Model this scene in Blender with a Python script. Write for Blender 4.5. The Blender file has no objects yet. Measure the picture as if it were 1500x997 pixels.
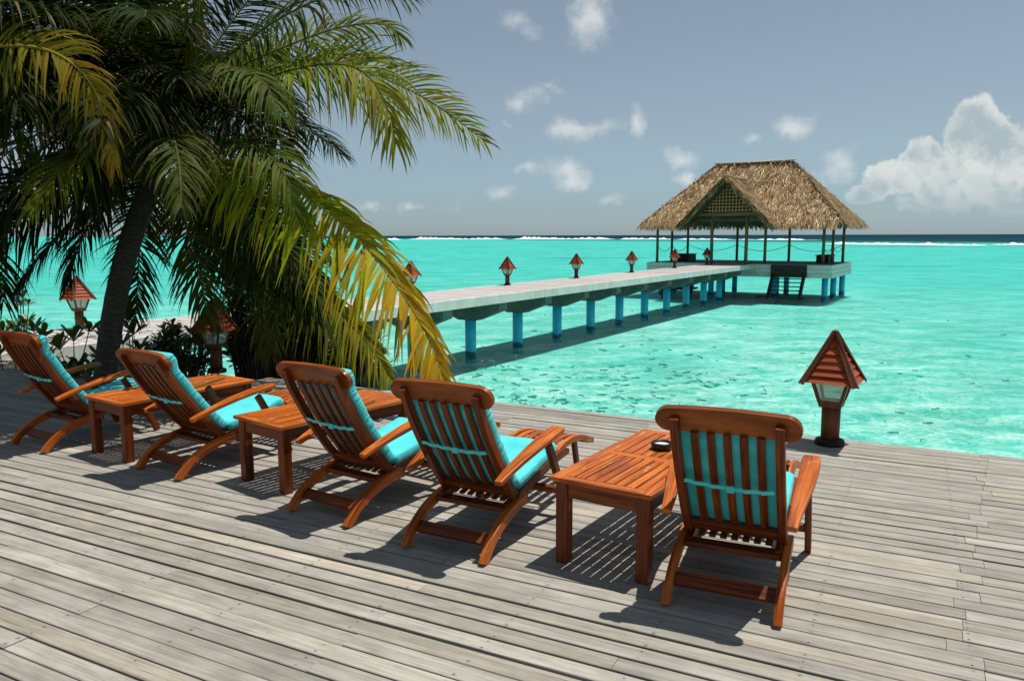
import bpy, math, random
from mathutils import Vector, Matrix, noise as mnoise
random.seed(7)
R = math.radians
scene = bpy.context.scene
COL = scene.collection

# ------------------------------------------------------------------ camera, sky, sun, exposure
EYE = 1.75
FPX, CX, CY = 1139.0, 750.0, 498.5
PITCH = math.atan((CY - 344.8) / FPX)
ROLL = 0.0026
cam_data = bpy.data.cameras.new('camera')
cam = bpy.data.objects.new('camera', cam_data)
COL.objects.link(cam)
cam_data.sensor_width = 36.0
cam_data.lens = 36.0 * FPX / 1500.0
cam_data.clip_start = 0.05
cam_data.clip_end = 60000.0
cam.matrix_world = (Matrix.Translation((0, 0, EYE)) @ Matrix.Rotation(math.pi / 2 - PITCH, 4, 'X')
                    @ Matrix.Rotation(-ROLL, 4, 'Z'))
scene.camera = cam

SUN_DIR = Vector((0.285, 0.122, 1.0)).normalized()
SUN_EL = math.asin(SUN_DIR.z)
SUN_AZ = math.atan2(SUN_DIR.x, SUN_DIR.y)
SUN_STRENGTH = 4.7
SKY_STRENGTH = 0.075
sun_data = bpy.data.lights.new('sun', 'SUN')
sun_data.energy = SUN_STRENGTH
sun_data.angle = R(0.5)
sun_data.color = (1.0, 0.965, 0.90)
sun = bpy.data.objects.new('sun', sun_data)
COL.objects.link(sun)
sun.rotation_euler = (-SUN_DIR).to_track_quat('-Z', 'Y').to_euler()
sun.location = (20, 10, 60)

scene.view_settings.view_transform = 'Standard'
scene.view_settings.look = 'None'
scene.view_settings.gamma = 1.0
scene.view_settings.exposure = 0.0
scene.cycles.max_bounces = 8
scene.cycles.transparent_max_bounces = 12
scene.cycles.caustics_reflective = False
scene.cycles.caustics_refractive = False


class NT:
    """small helper for writing node trees"""
    def __init__(s, tree):
        s.t = tree
        tree.nodes.clear()

    def n(s, kind, **kw):
        nd = s.t.nodes.new(kind)
        for k, v in kw.items():
            if k == 'ins':
                for a, b in v.items():
                    s.set(nd, a, b)
            else:
                setattr(nd, k, v)
        return nd

    def set(s, nd, key, val):
        sock = nd.inputs[key]
        if isinstance(val, bpy.types.NodeSocket):
            s.t.links.new(val, sock)
        elif isinstance(val, bpy.types.Node):
            s.t.links.new(val.outputs[0], sock)
        else:
            sock.default_value = val

    def math(s, op, a, b=0.0, c=None, clamp=False):
        nd = s.n('ShaderNodeMath', operation=op)
        nd.use_clamp = clamp
        s.set(nd, 0, a)
        s.set(nd, 1, b)
        if c is not None:
            s.set(nd, 2, c)
        return nd.outputs[0]

    def vmath(s, op, a, b=None, scale=None):
        nd = s.n('ShaderNodeVectorMath', operation=op)
        s.set(nd, 0, a)
        if b is not None:
            s.set(nd, 1, b)
        if scale is not None:
            s.set(nd, 'Scale', scale)
        return nd.outputs['Value'] if op in ('LENGTH', 'DISTANCE', 'DOT_PRODUCT') else nd.outputs[0]

    def mix(s, fac, a, b, blend='MIX'):
        nd = s.n('ShaderNodeMix', data_type='RGBA', blend_type=blend)
        s.set(nd, 0, fac)
        s.set(nd, 6, a)
        s.set(nd, 7, b)
        return nd.outputs[2]

    def rng(s, v, a, b, c=0.0, d=1.0, smooth=True):
        nd = s.n('ShaderNodeMapRange')
        nd.interpolation_type = 'SMOOTHSTEP' if smooth else 'LINEAR'
        for i, x in enumerate((v, a, b, c, d)):
            s.set(nd, i, x)
        return nd.outputs[0]

    def noise(s, vec, scale, detail=3.0, rough=0.55, dist=0.0, out=0):
        nd = s.n('ShaderNodeTexNoise')
        s.set(nd, 'Vector', vec)
        s.set(nd, 'Scale', scale)
        s.set(nd, 'Detail', detail)
        s.set(nd, 'Roughness', rough)
        s.set(nd, 'Distortion', dist)
        return nd.outputs[out]

    def ramp(s, fac, stops):
        nd = s.n('ShaderNodeValToRGB')
        el = nd.color_ramp.elements
        while len(el) < len(stops):
            el.new(0.5)
        for e, (p, c) in zip(el, stops):
            e.position = p
            e.color = (*c, 1.0) if len(c) == 3 else c
        s.set(nd, 0, fac)
        return nd.outputs[0]


def rgba(c):
    return (c[0], c[1], c[2], 1.0)


world = bpy.data.worlds.new('World')
scene.world = world
world.use_nodes = True
w = NT(world.node_tree)
sky = w.n('ShaderNodeTexSky', sky_type='NISHITA')
sky.sun_disc = False
sky.sun_elevation = SUN_EL
sky.sun_rotation = SUN_AZ
sky.air_density = 1.0
sky.dust_density = 0.3
sky.ozone_density = 8.0
tc = w.n('ShaderNodeTexCoord').outputs['Generated']
sep = w.n('ShaderNodeSeparateXYZ', ins={0: tc})
ysafe = w.math('MAXIMUM', sep.outputs[1], 0.02)
ax = w.math('DIVIDE', sep.outputs[0], ysafe)
el = w.math('DIVIDE', sep.outputs[2], ysafe)
pv = w.n('ShaderNodeCombineXYZ', ins={0: ax, 1: el}).outputs[0]
# the sky: a little greyer than the clean model, as hazy tropical air is
hsv = w.n('ShaderNodeHueSaturation', ins={'Saturation': 0.52, 'Value': 1.0, 'Color': sky.outputs[0]})
skycol = w.mix(1.0, hsv.outputs[0], rgba((0.955, 1.06, 1.045)), 'MULTIPLY')
warp1 = w.noise(pv, 9.0, 5.0, 0.6, out=1)
warp1 = w.vmath('SUBTRACT', warp1, (0.5, 0.5, 0.5))
pw = w.vmath('ADD', pv, w.vmath('SCALE', warp1, scale=0.085))
fine = w.noise(pv, 24.0, 6.0, 0.62)


def blobs(lst):
    """soft union of elliptical puffs given as pixel centre, radii and weight, on the direction sphere"""
    acc = None
    for (px, py, rx, ry, wt) in lst:
        c = ((px - 750) / 1149.0, (344.8 - py) / 1149.0, 0.0)
        d = w.vmath('SUBTRACT', pw, c)
        d = w.vmath('MULTIPLY', d, (1149.0 / rx, 1149.0 / ry, 0.0))
        l = w.vmath('LENGTH', d)
        v = w.math('MULTIPLY', w.math('SUBTRACT', 1.0, l, clamp=True), wt)
        acc = v if acc is None else w.math('MAXIMUM', acc, v)
    return acc


thin = blobs([(858, 40, 60, 60, 1.0), (760, 52, 55, 28, .55), (770, 150, 50, 30, .75), (850, 196, 72, 30, .95),
              (928, 190, 22, 42, .8), (830, 255, 62, 26, .9), (775, 250, 32, 14, .8), (728, 278, 34, 22, .8),
              (990, 234, 48, 26, .95), (993, 264, 26, 20, .9), (1160, 200, 62, 26, .8), (1100, 214, 36, 16, .6),
              (1225, 240, 52, 34, .8), (610, 300, 42, 16, .7), (545, 302, 32, 14, .6), (890, 288, 44, 16, .6),
              (745, 190, 22, 12, .5), (960, 30, 60, 20, .25), (660, 300, 60, 14, .4), (805, 130, 40, 16, .5), (1180, 270, 60, 22, .6)])
cum = blobs([(1418, 200, 58, 62, 1.), (1465, 222, 60, 52, 1.), (1510, 250, 70, 60, 1.), (1345, 244, 46, 42, 1.),
             (1395, 258, 60, 50, .9), (1300, 274, 46, 32, .9), (1262, 290, 44, 20, .6), (1450, 280, 90, 46, .8), (1375, 284, 56, 34, .85),
             (1330, 306, 70, 20, .4), (1490, 290, 60, 40, .8), (1410, 308, 110, 20, .4)])
thin_m = w.rng(w.math('ADD', thin, w.math('MULTIPLY', w.math('SUBTRACT', fine, 0.5), 1.5)), 0.15, 1.10, 0.0, 0.66)
thin_m = w.math('MULTIPLY', thin_m, w.rng(thin, 0.02, 0.30))
cum_edge = w.math('ADD', cum, w.math('MULTIPLY', w.math('SUBTRACT', fine, 0.5), 0.95))
cum_m = w.math('MULTIPLY', w.rng(cum, 0.0, 0.10), w.rng(cum_edge, 0.10, 0.30, 0.0, 0.80))
cum_m = w.math('MULTIPLY', cum_m, w.rng(el, 0.008, 0.085, 0.08, 1.0))
billow = w.noise(w.vmath('ADD', pw, (0.012, 0.02, 0.0)), 17.0, 5.0, 0.55)
lump = w.noise(w.vmath('ADD', pw, (0.3, 0.1, 0.4)), 30.0, 4.0, 0.5)
lit = w.math('ADD', w.rng(cum_edge, 0.12, 0.62, 0.75, 0.0), w.math('ADD', w.rng(billow, 0.44, 0.62, 0.0, 0.75), w.rng(lump, 0.50, 0.66, 0.0, 0.30)), clamp=True)
cumcol = w.mix(lit, rgba((5.6, 6.75, 7.1)), rgba((10.4, 10.6, 10.2)))
skycol = w.mix(w.rng(el, 0.0, 0.16, 1.0, 0.0), skycol, w.mix(1.0, skycol, rgba((0.91, 1.0, 1.12)), 'MULTIPLY'))
col = w.mix(thin_m, skycol, rgba((11.2, 11.4, 11.0)))
col = w.mix(cum_m, col, cumcol)
bg = w.n('ShaderNodeBackground', ins={'Color': col, 'Strength': SKY_STRENGTH})
w.n('ShaderNodeOutputWorld', ins={'Surface': bg})

# ------------------------------------------------------------------ coordinates
cp, sp = math.cos(PITCH), math.sin(PITCH)


def ray(px, py):
    u0 = (px - CX) / FPX
    v0 = (CY - py) / FPX
    u = u0 + v0 * ROLL
    v = v0 - u0 * ROLL
    return Vector((u, cp + v * sp, -sp + v * cp))


def ground(px, py, z=0.0):
    d = ray(px, py)
    return Vector((0, 0, EYE)) + d * ((z - EYE) / d.z)


def at(px, py, depth):
    d = ray(px, py)
    return Vector((0, 0, EYE)) + d * (depth / d.y)


# ------------------------------------------------------------------ mesh builder
class MB:
    def __init__(s):
        s.v, s.f, s.uv, s.c, s.sm, s.mi = [], [], [], [], [], []
        s.col = (1, 1, 1, 1)

    def face(s, idx, uvs=None, smooth=False, mi=0):
        s.f.append(tuple(idx))
        s.uv.extend(uvs if uvs else [(0.0, 0.0)] * len(idx))
        s.c.extend([s.col] * len(idx))
        s.sm.append(smooth)
        s.mi.append(mi)

    def loft(s, rings, closed=True, caps=True, smooth=False, u=None, mi=0):
        """join rings of equal vertex count; u = running length per ring"""
        n = len(rings[0])
        b = len(s.v)
        for r in rings:
            s.v.extend([tuple(p) for p in r])
        off = random.random() * 20
        if u is None:
            u = [0.0]
            for a, c in zip(rings, rings[1:]):
                u.append(u[-1] + (Vector(c[0]) - Vector(a[0])).length)
        per = [0.0]
        for i in range(n):
            per.append(per[-1] + (Vector(rings[0][(i + 1) % n]) - Vector(rings[0][i])).length)
        for k in range(len(rings) - 1):
            for i in range(n if closed else n - 1):
                j = (i + 1) % n
                s.face((b + k * n + i, b + k * n + j, b + (k + 1) * n + j, b + (k + 1) * n + i),
                       [(u[k] + off, per[i] + off), (u[k] + off, per[i + 1] + off),
                        (u[k + 1] + off, per[i + 1] + off), (u[k + 1] + off, per[i] + off)], smooth, mi)
        if caps and closed:
            s.face([b + i for i in range(n)][::-1], [(off, off + i * .01) for i in range(n)], False, mi)
            e = b + (len(rings) - 1) * n
            s.face([e + i for i in range(n)], [(off, off + i * .01) for i in range(n)], False, mi)

    def sweep(s, pts, wh, side=None, smooth=False, caps=True, mi=0):
        """rectangular bar along pts; wh = (width along side, height) or a list of them"""
        pts = [Vector(p) for p in pts]
        rings = []
        for i, p in enumerate(pts):
            t = (pts[min(i + 1, len(pts) - 1)] - pts[max(i - 1, 0)]).normalized()
            sd = Vector(side) if side is not None else Vector((1, 0, 0))
            sd = (sd - t * sd.dot(t)).normalized()
            up = sd.cross(t)
            ww, hh = wh[i] if isinstance(wh, list) else wh
            a, c = sd * ww / 2, up * hh / 2
            rings.append([p - a - c, p + a - c, p + a + c, p - a + c])
        s.loft(rings, True, caps, smooth, mi=mi)

    def bar(s, p0, p1, w_, h_, side=None, mi=0):
        s.sweep([p0, p1], (w_, h_), side, mi=mi)

    def box(s, c, size, rz=0.0, mi=0):
        x, y, z = (q / 2 for q in size)
        c = Vector(c)
        m = Matrix.Rotation(rz, 3, 'Z')
        if size[0] >= size[1] and size[0] >= size[2]:
            s.bar(c + m @ Vector((-x, 0, 0)), c + m @ Vector((x, 0, 0)), size[1], size[2], m @ Vector((0, 1, 0)), mi)
        elif size[1] >= size[2]:
            s.bar(c + m @ Vector((0, -y, 0)), c + m @ Vector((0, y, 0)), size[0], size[2], m @ Vector((1, 0, 0)), mi)
        else:
            s.bar(c + Vector((0, 0, -z)), c + Vector((0, 0, z)), size[0], size[1], m @ Vector((1, 0, 0)), mi)

    def tube(s, pts, rad, n=8, smooth=True, caps=True, mi=0):
        pts = [Vector(p) for p in pts]
        rings = []
        ref = Vector((0.31, 0.95, 0.12))
        for i, p in enumerate(pts):
            t = (pts[min(i + 1, len(pts) - 1)] - pts[max(i - 1, 0)]).normalized()
            a = t.cross(ref)
            if a.length < 0.1:
                a = t.cross(Vector((1, 0, 0)))
            a.normalize()
            b_ = t.cross(a)
            r = rad[i] if isinstance(rad, (list, tuple)) else rad
            rings.append([p + (a * math.cos(k * 2 * math.pi / n) + b_ * math.sin(k * 2 * math.pi / n)) * r for k in range(n)])
        s.loft(rings, True, caps, smooth, mi=mi)

    def lathe(s, prof, n=20, c=(0, 0, 0), smooth=True, mi=0):
        rings = [[Vector((c[0] + r * math.cos(k * 2 * math.pi / n), c[1] + r * math.sin(k * 2 * math.pi / n), c[2] + z))
                  for k in range(n)] for r, z in prof]
        s.loft(rings, True, True, smooth, mi=mi)

    def poly(s, pts, mi=0):
        b = len(s.v)
        s.v.extend([tuple(p) for p in pts])
        s.face(range(b, b + len(pts)), [(p[0], p[1]) for p in pts], False, mi)

    def build(s, name, mat, parent=None, bevel=0.0, seg=2):
        me = bpy.data.meshes.new(name)
        me.from_pydata(s.v, [], s.f)
        uvl = me.uv_layers.new(name='UVMap')
        uvl.data.foreach_set('uv', [x for q in s.uv for x in q])
        ca = me.color_attributes.new('Col', 'FLOAT_COLOR', 'CORNER')
        ca.data.foreach_set('color', [x for q in s.c for x in q])
        me.polygons.foreach_set('use_smooth', s.sm)
        me.polygons.foreach_set('material_index', s.mi)
        for m in (mat if isinstance(mat, (list, tuple)) else [mat]):
            me.materials.append(m)
        me.update()
        o = bpy.data.objects.new(name, me)
        COL.objects.link(o)
        if parent:
            o.parent = parent
        if bevel:
            md = o.modifiers.new('edge', 'BEVEL')
            md.width = bevel
            md.segments = seg
            md.limit_method = 'ANGLE'
            md.angle_limit = R(40)
        return o


def tag(o, label=None, cat=None, group=None, kind=None):
    for k, v in (('label', label), ('category', cat), ('group', group), ('kind', kind)):
        if v:
            o[k] = v
    return o


def empty(name, loc, rz=0.0, label=None, cat=None, group=None):
    o = bpy.data.objects.new(name, None)
    COL.objects.link(o)
    o.location = loc
    o.rotation_euler = (0, 0, rz)
    o.empty_display_size = 0.1
    return tag(o, label, cat, group)


def copy_tree(o, parent=None):
    c = o.copy()
    COL.objects.link(c)
    c.parent = parent
    for ch in [x for x in o.children]:
        copy_tree(ch, c)
    return c


def catmull(pts, n):
    pts = [Vector(p) for p in pts]
    P = [pts[0] * 2 - pts[1]] + pts + [pts[-1] * 2 - pts[-2]]
    out = []
    m = len(pts) - 1
    for i in range(n + 1):
        f = i / n * m
        k = min(int(f), m - 1)
        t = f - k
        a, b, c, d = P[k:k + 4]
        out.append(0.5 * ((2 * b) + (c - a) * t + (2 * a - 5 * b + 4 * c - d) * t * t + (3 * b - a - 3 * c + d) * t ** 3))
    return out


# ------------------------------------------------------------------ materials
def mat(name):
    m = bpy.data.materials.new(name)
    m.use_nodes = True
    return m, NT(m.node_tree)


def finish(t, bsdf):
    t.n('ShaderNodeOutputMaterial', ins={'Surface': bsdf})


def wood_mat(name, dark, mid, light, rough=0.42, coat=0.0, streak=1.0, bumpk=0.25, wear=None):
    m, t = mat(name)
    uv = t.n('ShaderNodeUVMap').outputs[0]
    rnd = t.n('ShaderNodeObjectInfo').outputs['Random']
    off = t.n('ShaderNodeCombineXYZ', ins={0: t.math('MULTIPLY', rnd, 37.0), 1: t.math('MULTIPLY', rnd, 11.0)}).outputs[0]
    p = t.vmath('ADD', uv, off)
    g = t.noise(t.vmath('MULTIPLY', p, (2.2, 85.0 * streak, 1.0)), 1.0, 4.0, 0.6, 0.6)
    big = t.noise(t.vmath('MULTIPLY', p, (1.4, 14.0, 1.0)), 1.0, 3.0, 0.6, 0.8)
    fac = t.math('ADD', t.math('MULTIPLY', g, 0.55), t.math('MULTIPLY', big, 0.45))
    c = t.ramp(fac, [(0.36, dark), (0.50, mid), (0.64, light)])
    if wear:
        wm = t.rng(t.noise(t.vmath('MULTIPLY', p, (5.0, 16.0, 1.0)), 1.0, 5.0, 0.65), 0.58, 0.68)
        c = t.mix(t.math('MULTIPLY', wm, 0.75), c, rgba(wear))
    bmp = t.n('ShaderNodeBump', ins={'Height': g, 'Strength': bumpk, 'Distance': 0.002})
    b = t.n('ShaderNodeBsdfPrincipled', ins={'Base Color': c, 'Roughness': t.rng(big, 0.3, 0.7, rough - 0.08, rough + 0.14), 'Normal': bmp,
                                             'Coat Weight': coat, 'Coat Roughness': 0.25, 'Specular IOR Level': 0.22})
    finish(t, b)
    return m


TEAK = wood_mat('shaded_teak', (0.048, 0.009, 0.003), (0.155, 0.031, 0.006), (0.30, 0.070, 0.013), 0.42, 0.05)  # darker copy for shaded frames and legs: shade painted into the colour
TEAKH = wood_mat('half_shaded_teak', (0.10, 0.020, 0.003), (0.24, 0.052, 0.007), (0.38, 0.10, 0.016), 0.36, 0.12)  # headrest tone in between, its turn from the sun painted in
TEAKT = wood_mat('sunlit_worn_teak', (0.13, 0.021, 0.003), (0.46, 0.102, 0.010), (0.68, 0.205, 0.030), 0.42, 0.05, wear=(0.58, 0.34, 0.16))  # brighter copy with sunlight painted in for arms and tops, plus real wear
LAMPW = wood_mat('red_stained_wood', (0.055, 0.017, 0.008), (0.125, 0.040, 0.017), (0.20, 0.072, 0.030), 0.5)
LAMPR = wood_mat('red_roof_shingle', (0.17, 0.028, 0.010), (0.34, 0.062, 0.018), (0.46, 0.105, 0.034), 0.5)
DARKW = wood_mat('dark_stained_wood', (0.012, 0.009, 0.008), (0.025, 0.018, 0.014), (0.045, 0.032, 0.024), 0.6)
LATT = wood_mat('split_bamboo', (0.60, 0.26, 0.085), (0.78, 0.36, 0.13), (0.85, 0.46, 0.19), 0.7)
POSTW = wood_mat('grey_pole_wood', (0.11, 0.066, 0.035), (0.20, 0.125, 0.068), (0.28, 0.185, 0.10), 0.7)


def deck_mat(name, dark, mid, light, nails=True):
    m, t = mat(name)
    uv = t.n('ShaderNodeUVMap').outputs[0]
    att = t.n('ShaderNodeAttribute', attribute_name='Col').outputs[0]
    sep_ = t.n('ShaderNodeSeparateColor', ins={0: att})
    shade, seed = sep_.outputs[0], sep_.outputs[1]
    p = t.vmath('ADD', uv, t.n('ShaderNodeCombineXYZ', ins={0: t.math('MULTIPLY', seed, 91.0), 2: t.math('MULTIPLY', seed, 57.0)}).outputs[0])
    fib = t.noise(t.vmath('MULTIPLY', p, (3.0, 130.0, 1.0)), 1.0, 5.0, 0.65, 0.4)
    band = t.noise(t.vmath('MULTIPLY', p, (1.1, 16.0, 1.0)), 1.0, 3.0, 0.6, 1.2)
    blot = t.noise(t.vmath('MULTIPLY', p, (5.0, 7.0, 1.0)), 1.0, 4.0, 0.6)
    fac = t.math('ADD', t.math('MULTIPLY', fib, 0.42), t.math('ADD', t.math('MULTIPLY', band, 0.34), t.math('MULTIPLY', blot, 0.24)))
    c = t.ramp(fac, [(0.30, dark), (0.48, mid), (0.68, light)])
    c = t.mix(1.0, c, t.n('ShaderNodeCombineXYZ', ins={0: shade, 1: shade, 2: shade}).outputs[0], 'MULTIPLY')
    warm = t.math('MULTIPLY', t.rng(seed, 0.6, 1.0), 0.35)
    c = t.mix(warm, c, t.mix(1.0, c, rgba((1.10, 0.97, 0.80)), 'MULTIPLY'))
    # splits along the grain, and the dark rusty stains round the nails near the joists
    crack = t.rng(t.noise(t.vmath('MULTIPLY', p, (1.6, 55.0, 1.0)), 1.0, 2.0, 0.5, 0.3), 0.70, 0.76)
    c = t.mix(t.math('MULTIPLY', crack, 0.6), c, rgba((0.055, 0.05, 0.042)))
    stain = t.rng(t.noise(t.vmath('MULTIPLY', p, (2.4, 6.0, 1.0)), 1.0, 3.0, 0.5), 0.68, 0.80)
    c = t.mix(t.math('MULTIPLY', stain, 0.35), c, rgba((0.10, 0.085, 0.065)))
    if nails:
        s_ = t.n('ShaderNodeSeparateXYZ', ins={0: uv})
        fu = t.math('SUBTRACT', t.math('FRACT', t.math('DIVIDE', s_.outputs[0], 0.62)), 0.5)
        du = t.math('MULTIPLY', t.math('ABSOLUTE', fu), 0.62)
        dv = t.math('ABSOLUTE', t.math('SUBTRACT', t.math('ABSOLUTE', t.math('SUBTRACT', s_.outputs[1], 0.0537)), 0.028))
        d = t.math('SQRT', t.math('ADD', t.math('MULTIPLY', du, du), t.math('MULTIPLY', dv, dv)))
        hole = t.rng(d, 0.0032, 0.0055, 1.0, 0.0)
        halo = t.math('MULTIPLY', t.rng(d, 0.004, 0.02, 0.35, 0.0), t.rng(blot, 0.4, 0.6))
        pick = t.rng(t.noise(t.vmath('MULTIPLY', p, (0.9, 25.0, 1.0)), 1.0, 1.0), 0.44, 0.50)
        c = t.mix(t.math('MULTIPLY', t.math('MAXIMUM', hole, halo), pick), c, rgba((0.035, 0.03, 0.026)))
    h = t.math('SUBTRACT', t.math('MULTIPLY', fib, 0.5), crack)
    bmp = t.n('ShaderNodeBump', ins={'Height': h, 'Strength': 0.35, 'Distance': 0.002})
    b = t.n('ShaderNodeBsdfPrincipled', ins={'Base Color': c, 'Roughness': 0.72, 'Normal': bmp, 'Specular IOR Level': 0.25})
    finish(t, b)
    return m


DECK = deck_mat('weathered_grey_decking', (0.130, 0.117, 0.096), (0.300, 0.279, 0.237), (0.475, 0.448, 0.392))
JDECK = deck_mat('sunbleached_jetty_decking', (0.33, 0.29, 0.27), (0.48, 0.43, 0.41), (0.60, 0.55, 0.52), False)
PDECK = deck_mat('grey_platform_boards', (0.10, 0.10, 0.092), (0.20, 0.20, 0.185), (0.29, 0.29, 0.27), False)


def fabric_mat():
    m, t = mat('turquoise_canvas')
    co = t.n('ShaderNodeTexCoord').outputs['Object']
    rnd = t.n('ShaderNodeObjectInfo').outputs['Random']
    big = t.noise(t.vmath('ADD', co, t.n('ShaderNodeCombineXYZ', ins={0: t.math('MULTIPLY', rnd, 9.0)}).outputs[0]), 5.0, 4.0, 0.6)
    c = t.mix(t.rng(big, 0.35, 0.7), rgba((0.072, 0.59, 0.62)), rgba((0.105, 0.68, 0.72)))
    weave = t.noise(co, 420.0, 1.0)
    bmp = t.n('ShaderNodeBump', ins={'Height': t.math('ADD', t.math('MULTIPLY', weave, 0.12), big), 'Strength': 0.35, 'Distance': 0.006})
    b = t.n('ShaderNodeBsdfPrincipled', ins={'Base Color': c, 'Roughness': 0.85, 'Normal': bmp, 'Sheen Weight': 0.15, 'Specular IOR Level': 0.2})
    finish(t, b)
    return m


FABRIC = fabric_mat()


def plain_mat(name, c0, c1, rough=0.7, scale=6.0, bump=0.2, spec=0.4, detail=5.0):
    m, t = mat(name)
    co = t.n('ShaderNodeTexCoord').outputs['Object']
    nz = t.noise(co, scale, detail, 0.6)
    c = t.mix(t.rng(nz, 0.32, 0.68), rgba(c0), rgba(c1))
    bmp = t.n('ShaderNodeBump', ins={'Height': nz, 'Strength': bump, 'Distance': 0.01})
    b = t.n('ShaderNodeBsdfPrincipled', ins={'Base Color': c, 'Roughness': rough, 'Normal': bmp, 'Specular IOR Level': spec})
    finish(t, b)
    return m


ROPE = plain_mat('dark_rope', (0.04, 0.05, 0.045), (0.07, 0.08, 0.07), 0.8)
SAND = plain_mat('dry_coral_sand', (0.34, 0.30, 0.23), (0.46, 0.42, 0.33), 0.9, 3.0)
JOIST = plain_mat('dark_joist_wood', (0.03, 0.026, 0.02), (0.055, 0.046, 0.036), 0.8)
BLACKC = plain_mat('black_ceramic', (0.012, 0.011, 0.010), (0.022, 0.02, 0.018), 0.35, 30.0, 0.05)
ASH = plain_mat('grey_ash', (0.62, 0.60, 0.56), (0.78, 0.76, 0.72), 0.9, 60.0)
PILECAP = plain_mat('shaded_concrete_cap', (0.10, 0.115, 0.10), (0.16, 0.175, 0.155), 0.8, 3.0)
COCO = plain_mat('coconut_husk', (0.055, 0.045, 0.012), (0.10, 0.075, 0.02), 0.5, 9.0)
FISHM = plain_mat('fish_skin', (0.16, 0.43, 0.39), (0.24, 0.52, 0.47), 0.5, 12.0)
BARK = None


def concrete_mat():
    m, t = mat('weathered_white_fascia')
    co = t.n('ShaderNodeTexCoord').outputs['Object']
    nz = t.noise(co, 2.2, 5.0, 0.6)
    streak = t.noise(t.vmath('MULTIPLY', co, (6.0, 6.0, 0.7)), 1.0, 4.0, 0.6)
    c = t.mix(t.rng(nz, 0.35, 0.65), rgba((0.70, 0.66, 0.60)), rgba((0.82, 0.78, 0.71)))
    c = t.mix(t.math('MULTIPLY', t.rng(streak, 0.55, 0.72), 0.35), c, rgba((0.36, 0.37, 0.32)))
    spots = t.rng(t.noise(co, 16.0, 2.0, 0.5), 0.72, 0.76)
    c = t.mix(t.math('MULTIPLY', spots, 0.7), c, rgba((0.09, 0.085, 0.07)))
    b = t.n('ShaderNodeBsdfPrincipled', ins={'Base Color': c, 'Roughness': 0.75})
    finish(t, b)
    return m


FASCIA = concrete_mat()
WATER_Z = -1.66


def pile_mat():
    m, t = mat('blue_painted_pile')
    pos = t.n('ShaderNodeNewGeometry').outputs['Position']
    z = t.n('ShaderNodeSeparateXYZ', ins={0: pos}).outputs[2]
    nz = t.noise(pos, 5.0, 4.0, 0.6)
    c = t.mix(t.rng(nz, 0.3, 0.7), rgba((0.018, 0.48, 0.74)), rgba((0.04, 0.58, 0.84)))
    edge = t.math('ABSOLUTE', t.math('ADD', t.math('SUBTRACT', z, WATER_Z - 0.13), t.math('MULTIPLY', t.math('SUBTRACT', nz, 0.5), -0.5)))
    algae = t.rng(edge, 0.05, 0.13, 1.0, 0.0)
    c = t.mix(t.math('MULTIPLY', algae, 0.9), c, rgba((0.03, 0.055, 0.022)))
    b = t.n('ShaderNodeBsdfPrincipled', ins={'Base Color': c, 'Roughness': 0.55})
    finish(t, b)
    return m


PILE = pile_mat()


def thatch_mat():
    m, t = mat('palm_thatch')
    att = t.n('ShaderNodeAttribute', attribute_name='Col').outputs[0]
    co = t.n('ShaderNodeTexCoord').outputs['Object']
    nz = t.noise(co, 2.2, 5.0, 0.65)
    c = t.mix(1.0, att, t.ramp(nz, [(0.3, (0.60, 0.57, 0.55)), (0.6, (1.0, 1.0, 1.0)), (0.8, (1.15, 1.1, 1.0))]), 'MULTIPLY')
    b = t.n('ShaderNodeBsdfPrincipled', ins={'Base Color': c, 'Roughness': 0.85, 'Specular IOR Level': 0.2})
    finish(t, b)
    return m


THATCH = thatch_mat()


def leaf_mat(name, transl=0.35, rough=0.38, spec=0.5):
    m, t = mat(name)
    att = t.n('ShaderNodeAttribute', attribute_name='Col').outputs[0]
    uv = t.n('ShaderNodeUVMap').outputs[0]
    nz = t.noise(t.vmath('MULTIPLY', uv, (3.0, 60.0, 1.0)), 1.0, 3.0, 0.6)
    c = t.mix(1.0, att, t.ramp(nz, [(0.3, (0.72, 0.74, 0.7)), (0.7, (1.18, 1.16, 1.1))]), 'MULTIPLY')
    b = t.n('ShaderNodeBsdfPrincipled', ins={'Base Color': c, 'Roughness': rough, 'Specular IOR Level': spec})
    tr = t.n('ShaderNodeBsdfTranslucent', ins={'Color': t.mix(1.0, c, rgba((1.35, 1.25, 0.35)), 'MULTIPLY')})
    mx = t.n('ShaderNodeMixShader', ins={0: transl, 1: b, 2: tr})
    finish(t, mx)
    return m


PALM = leaf_mat('palm_leaf', 0.26, 0.55, 0.07)
SHRUB = leaf_mat('shrub_leaf', 0.22, 0.36)


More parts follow.
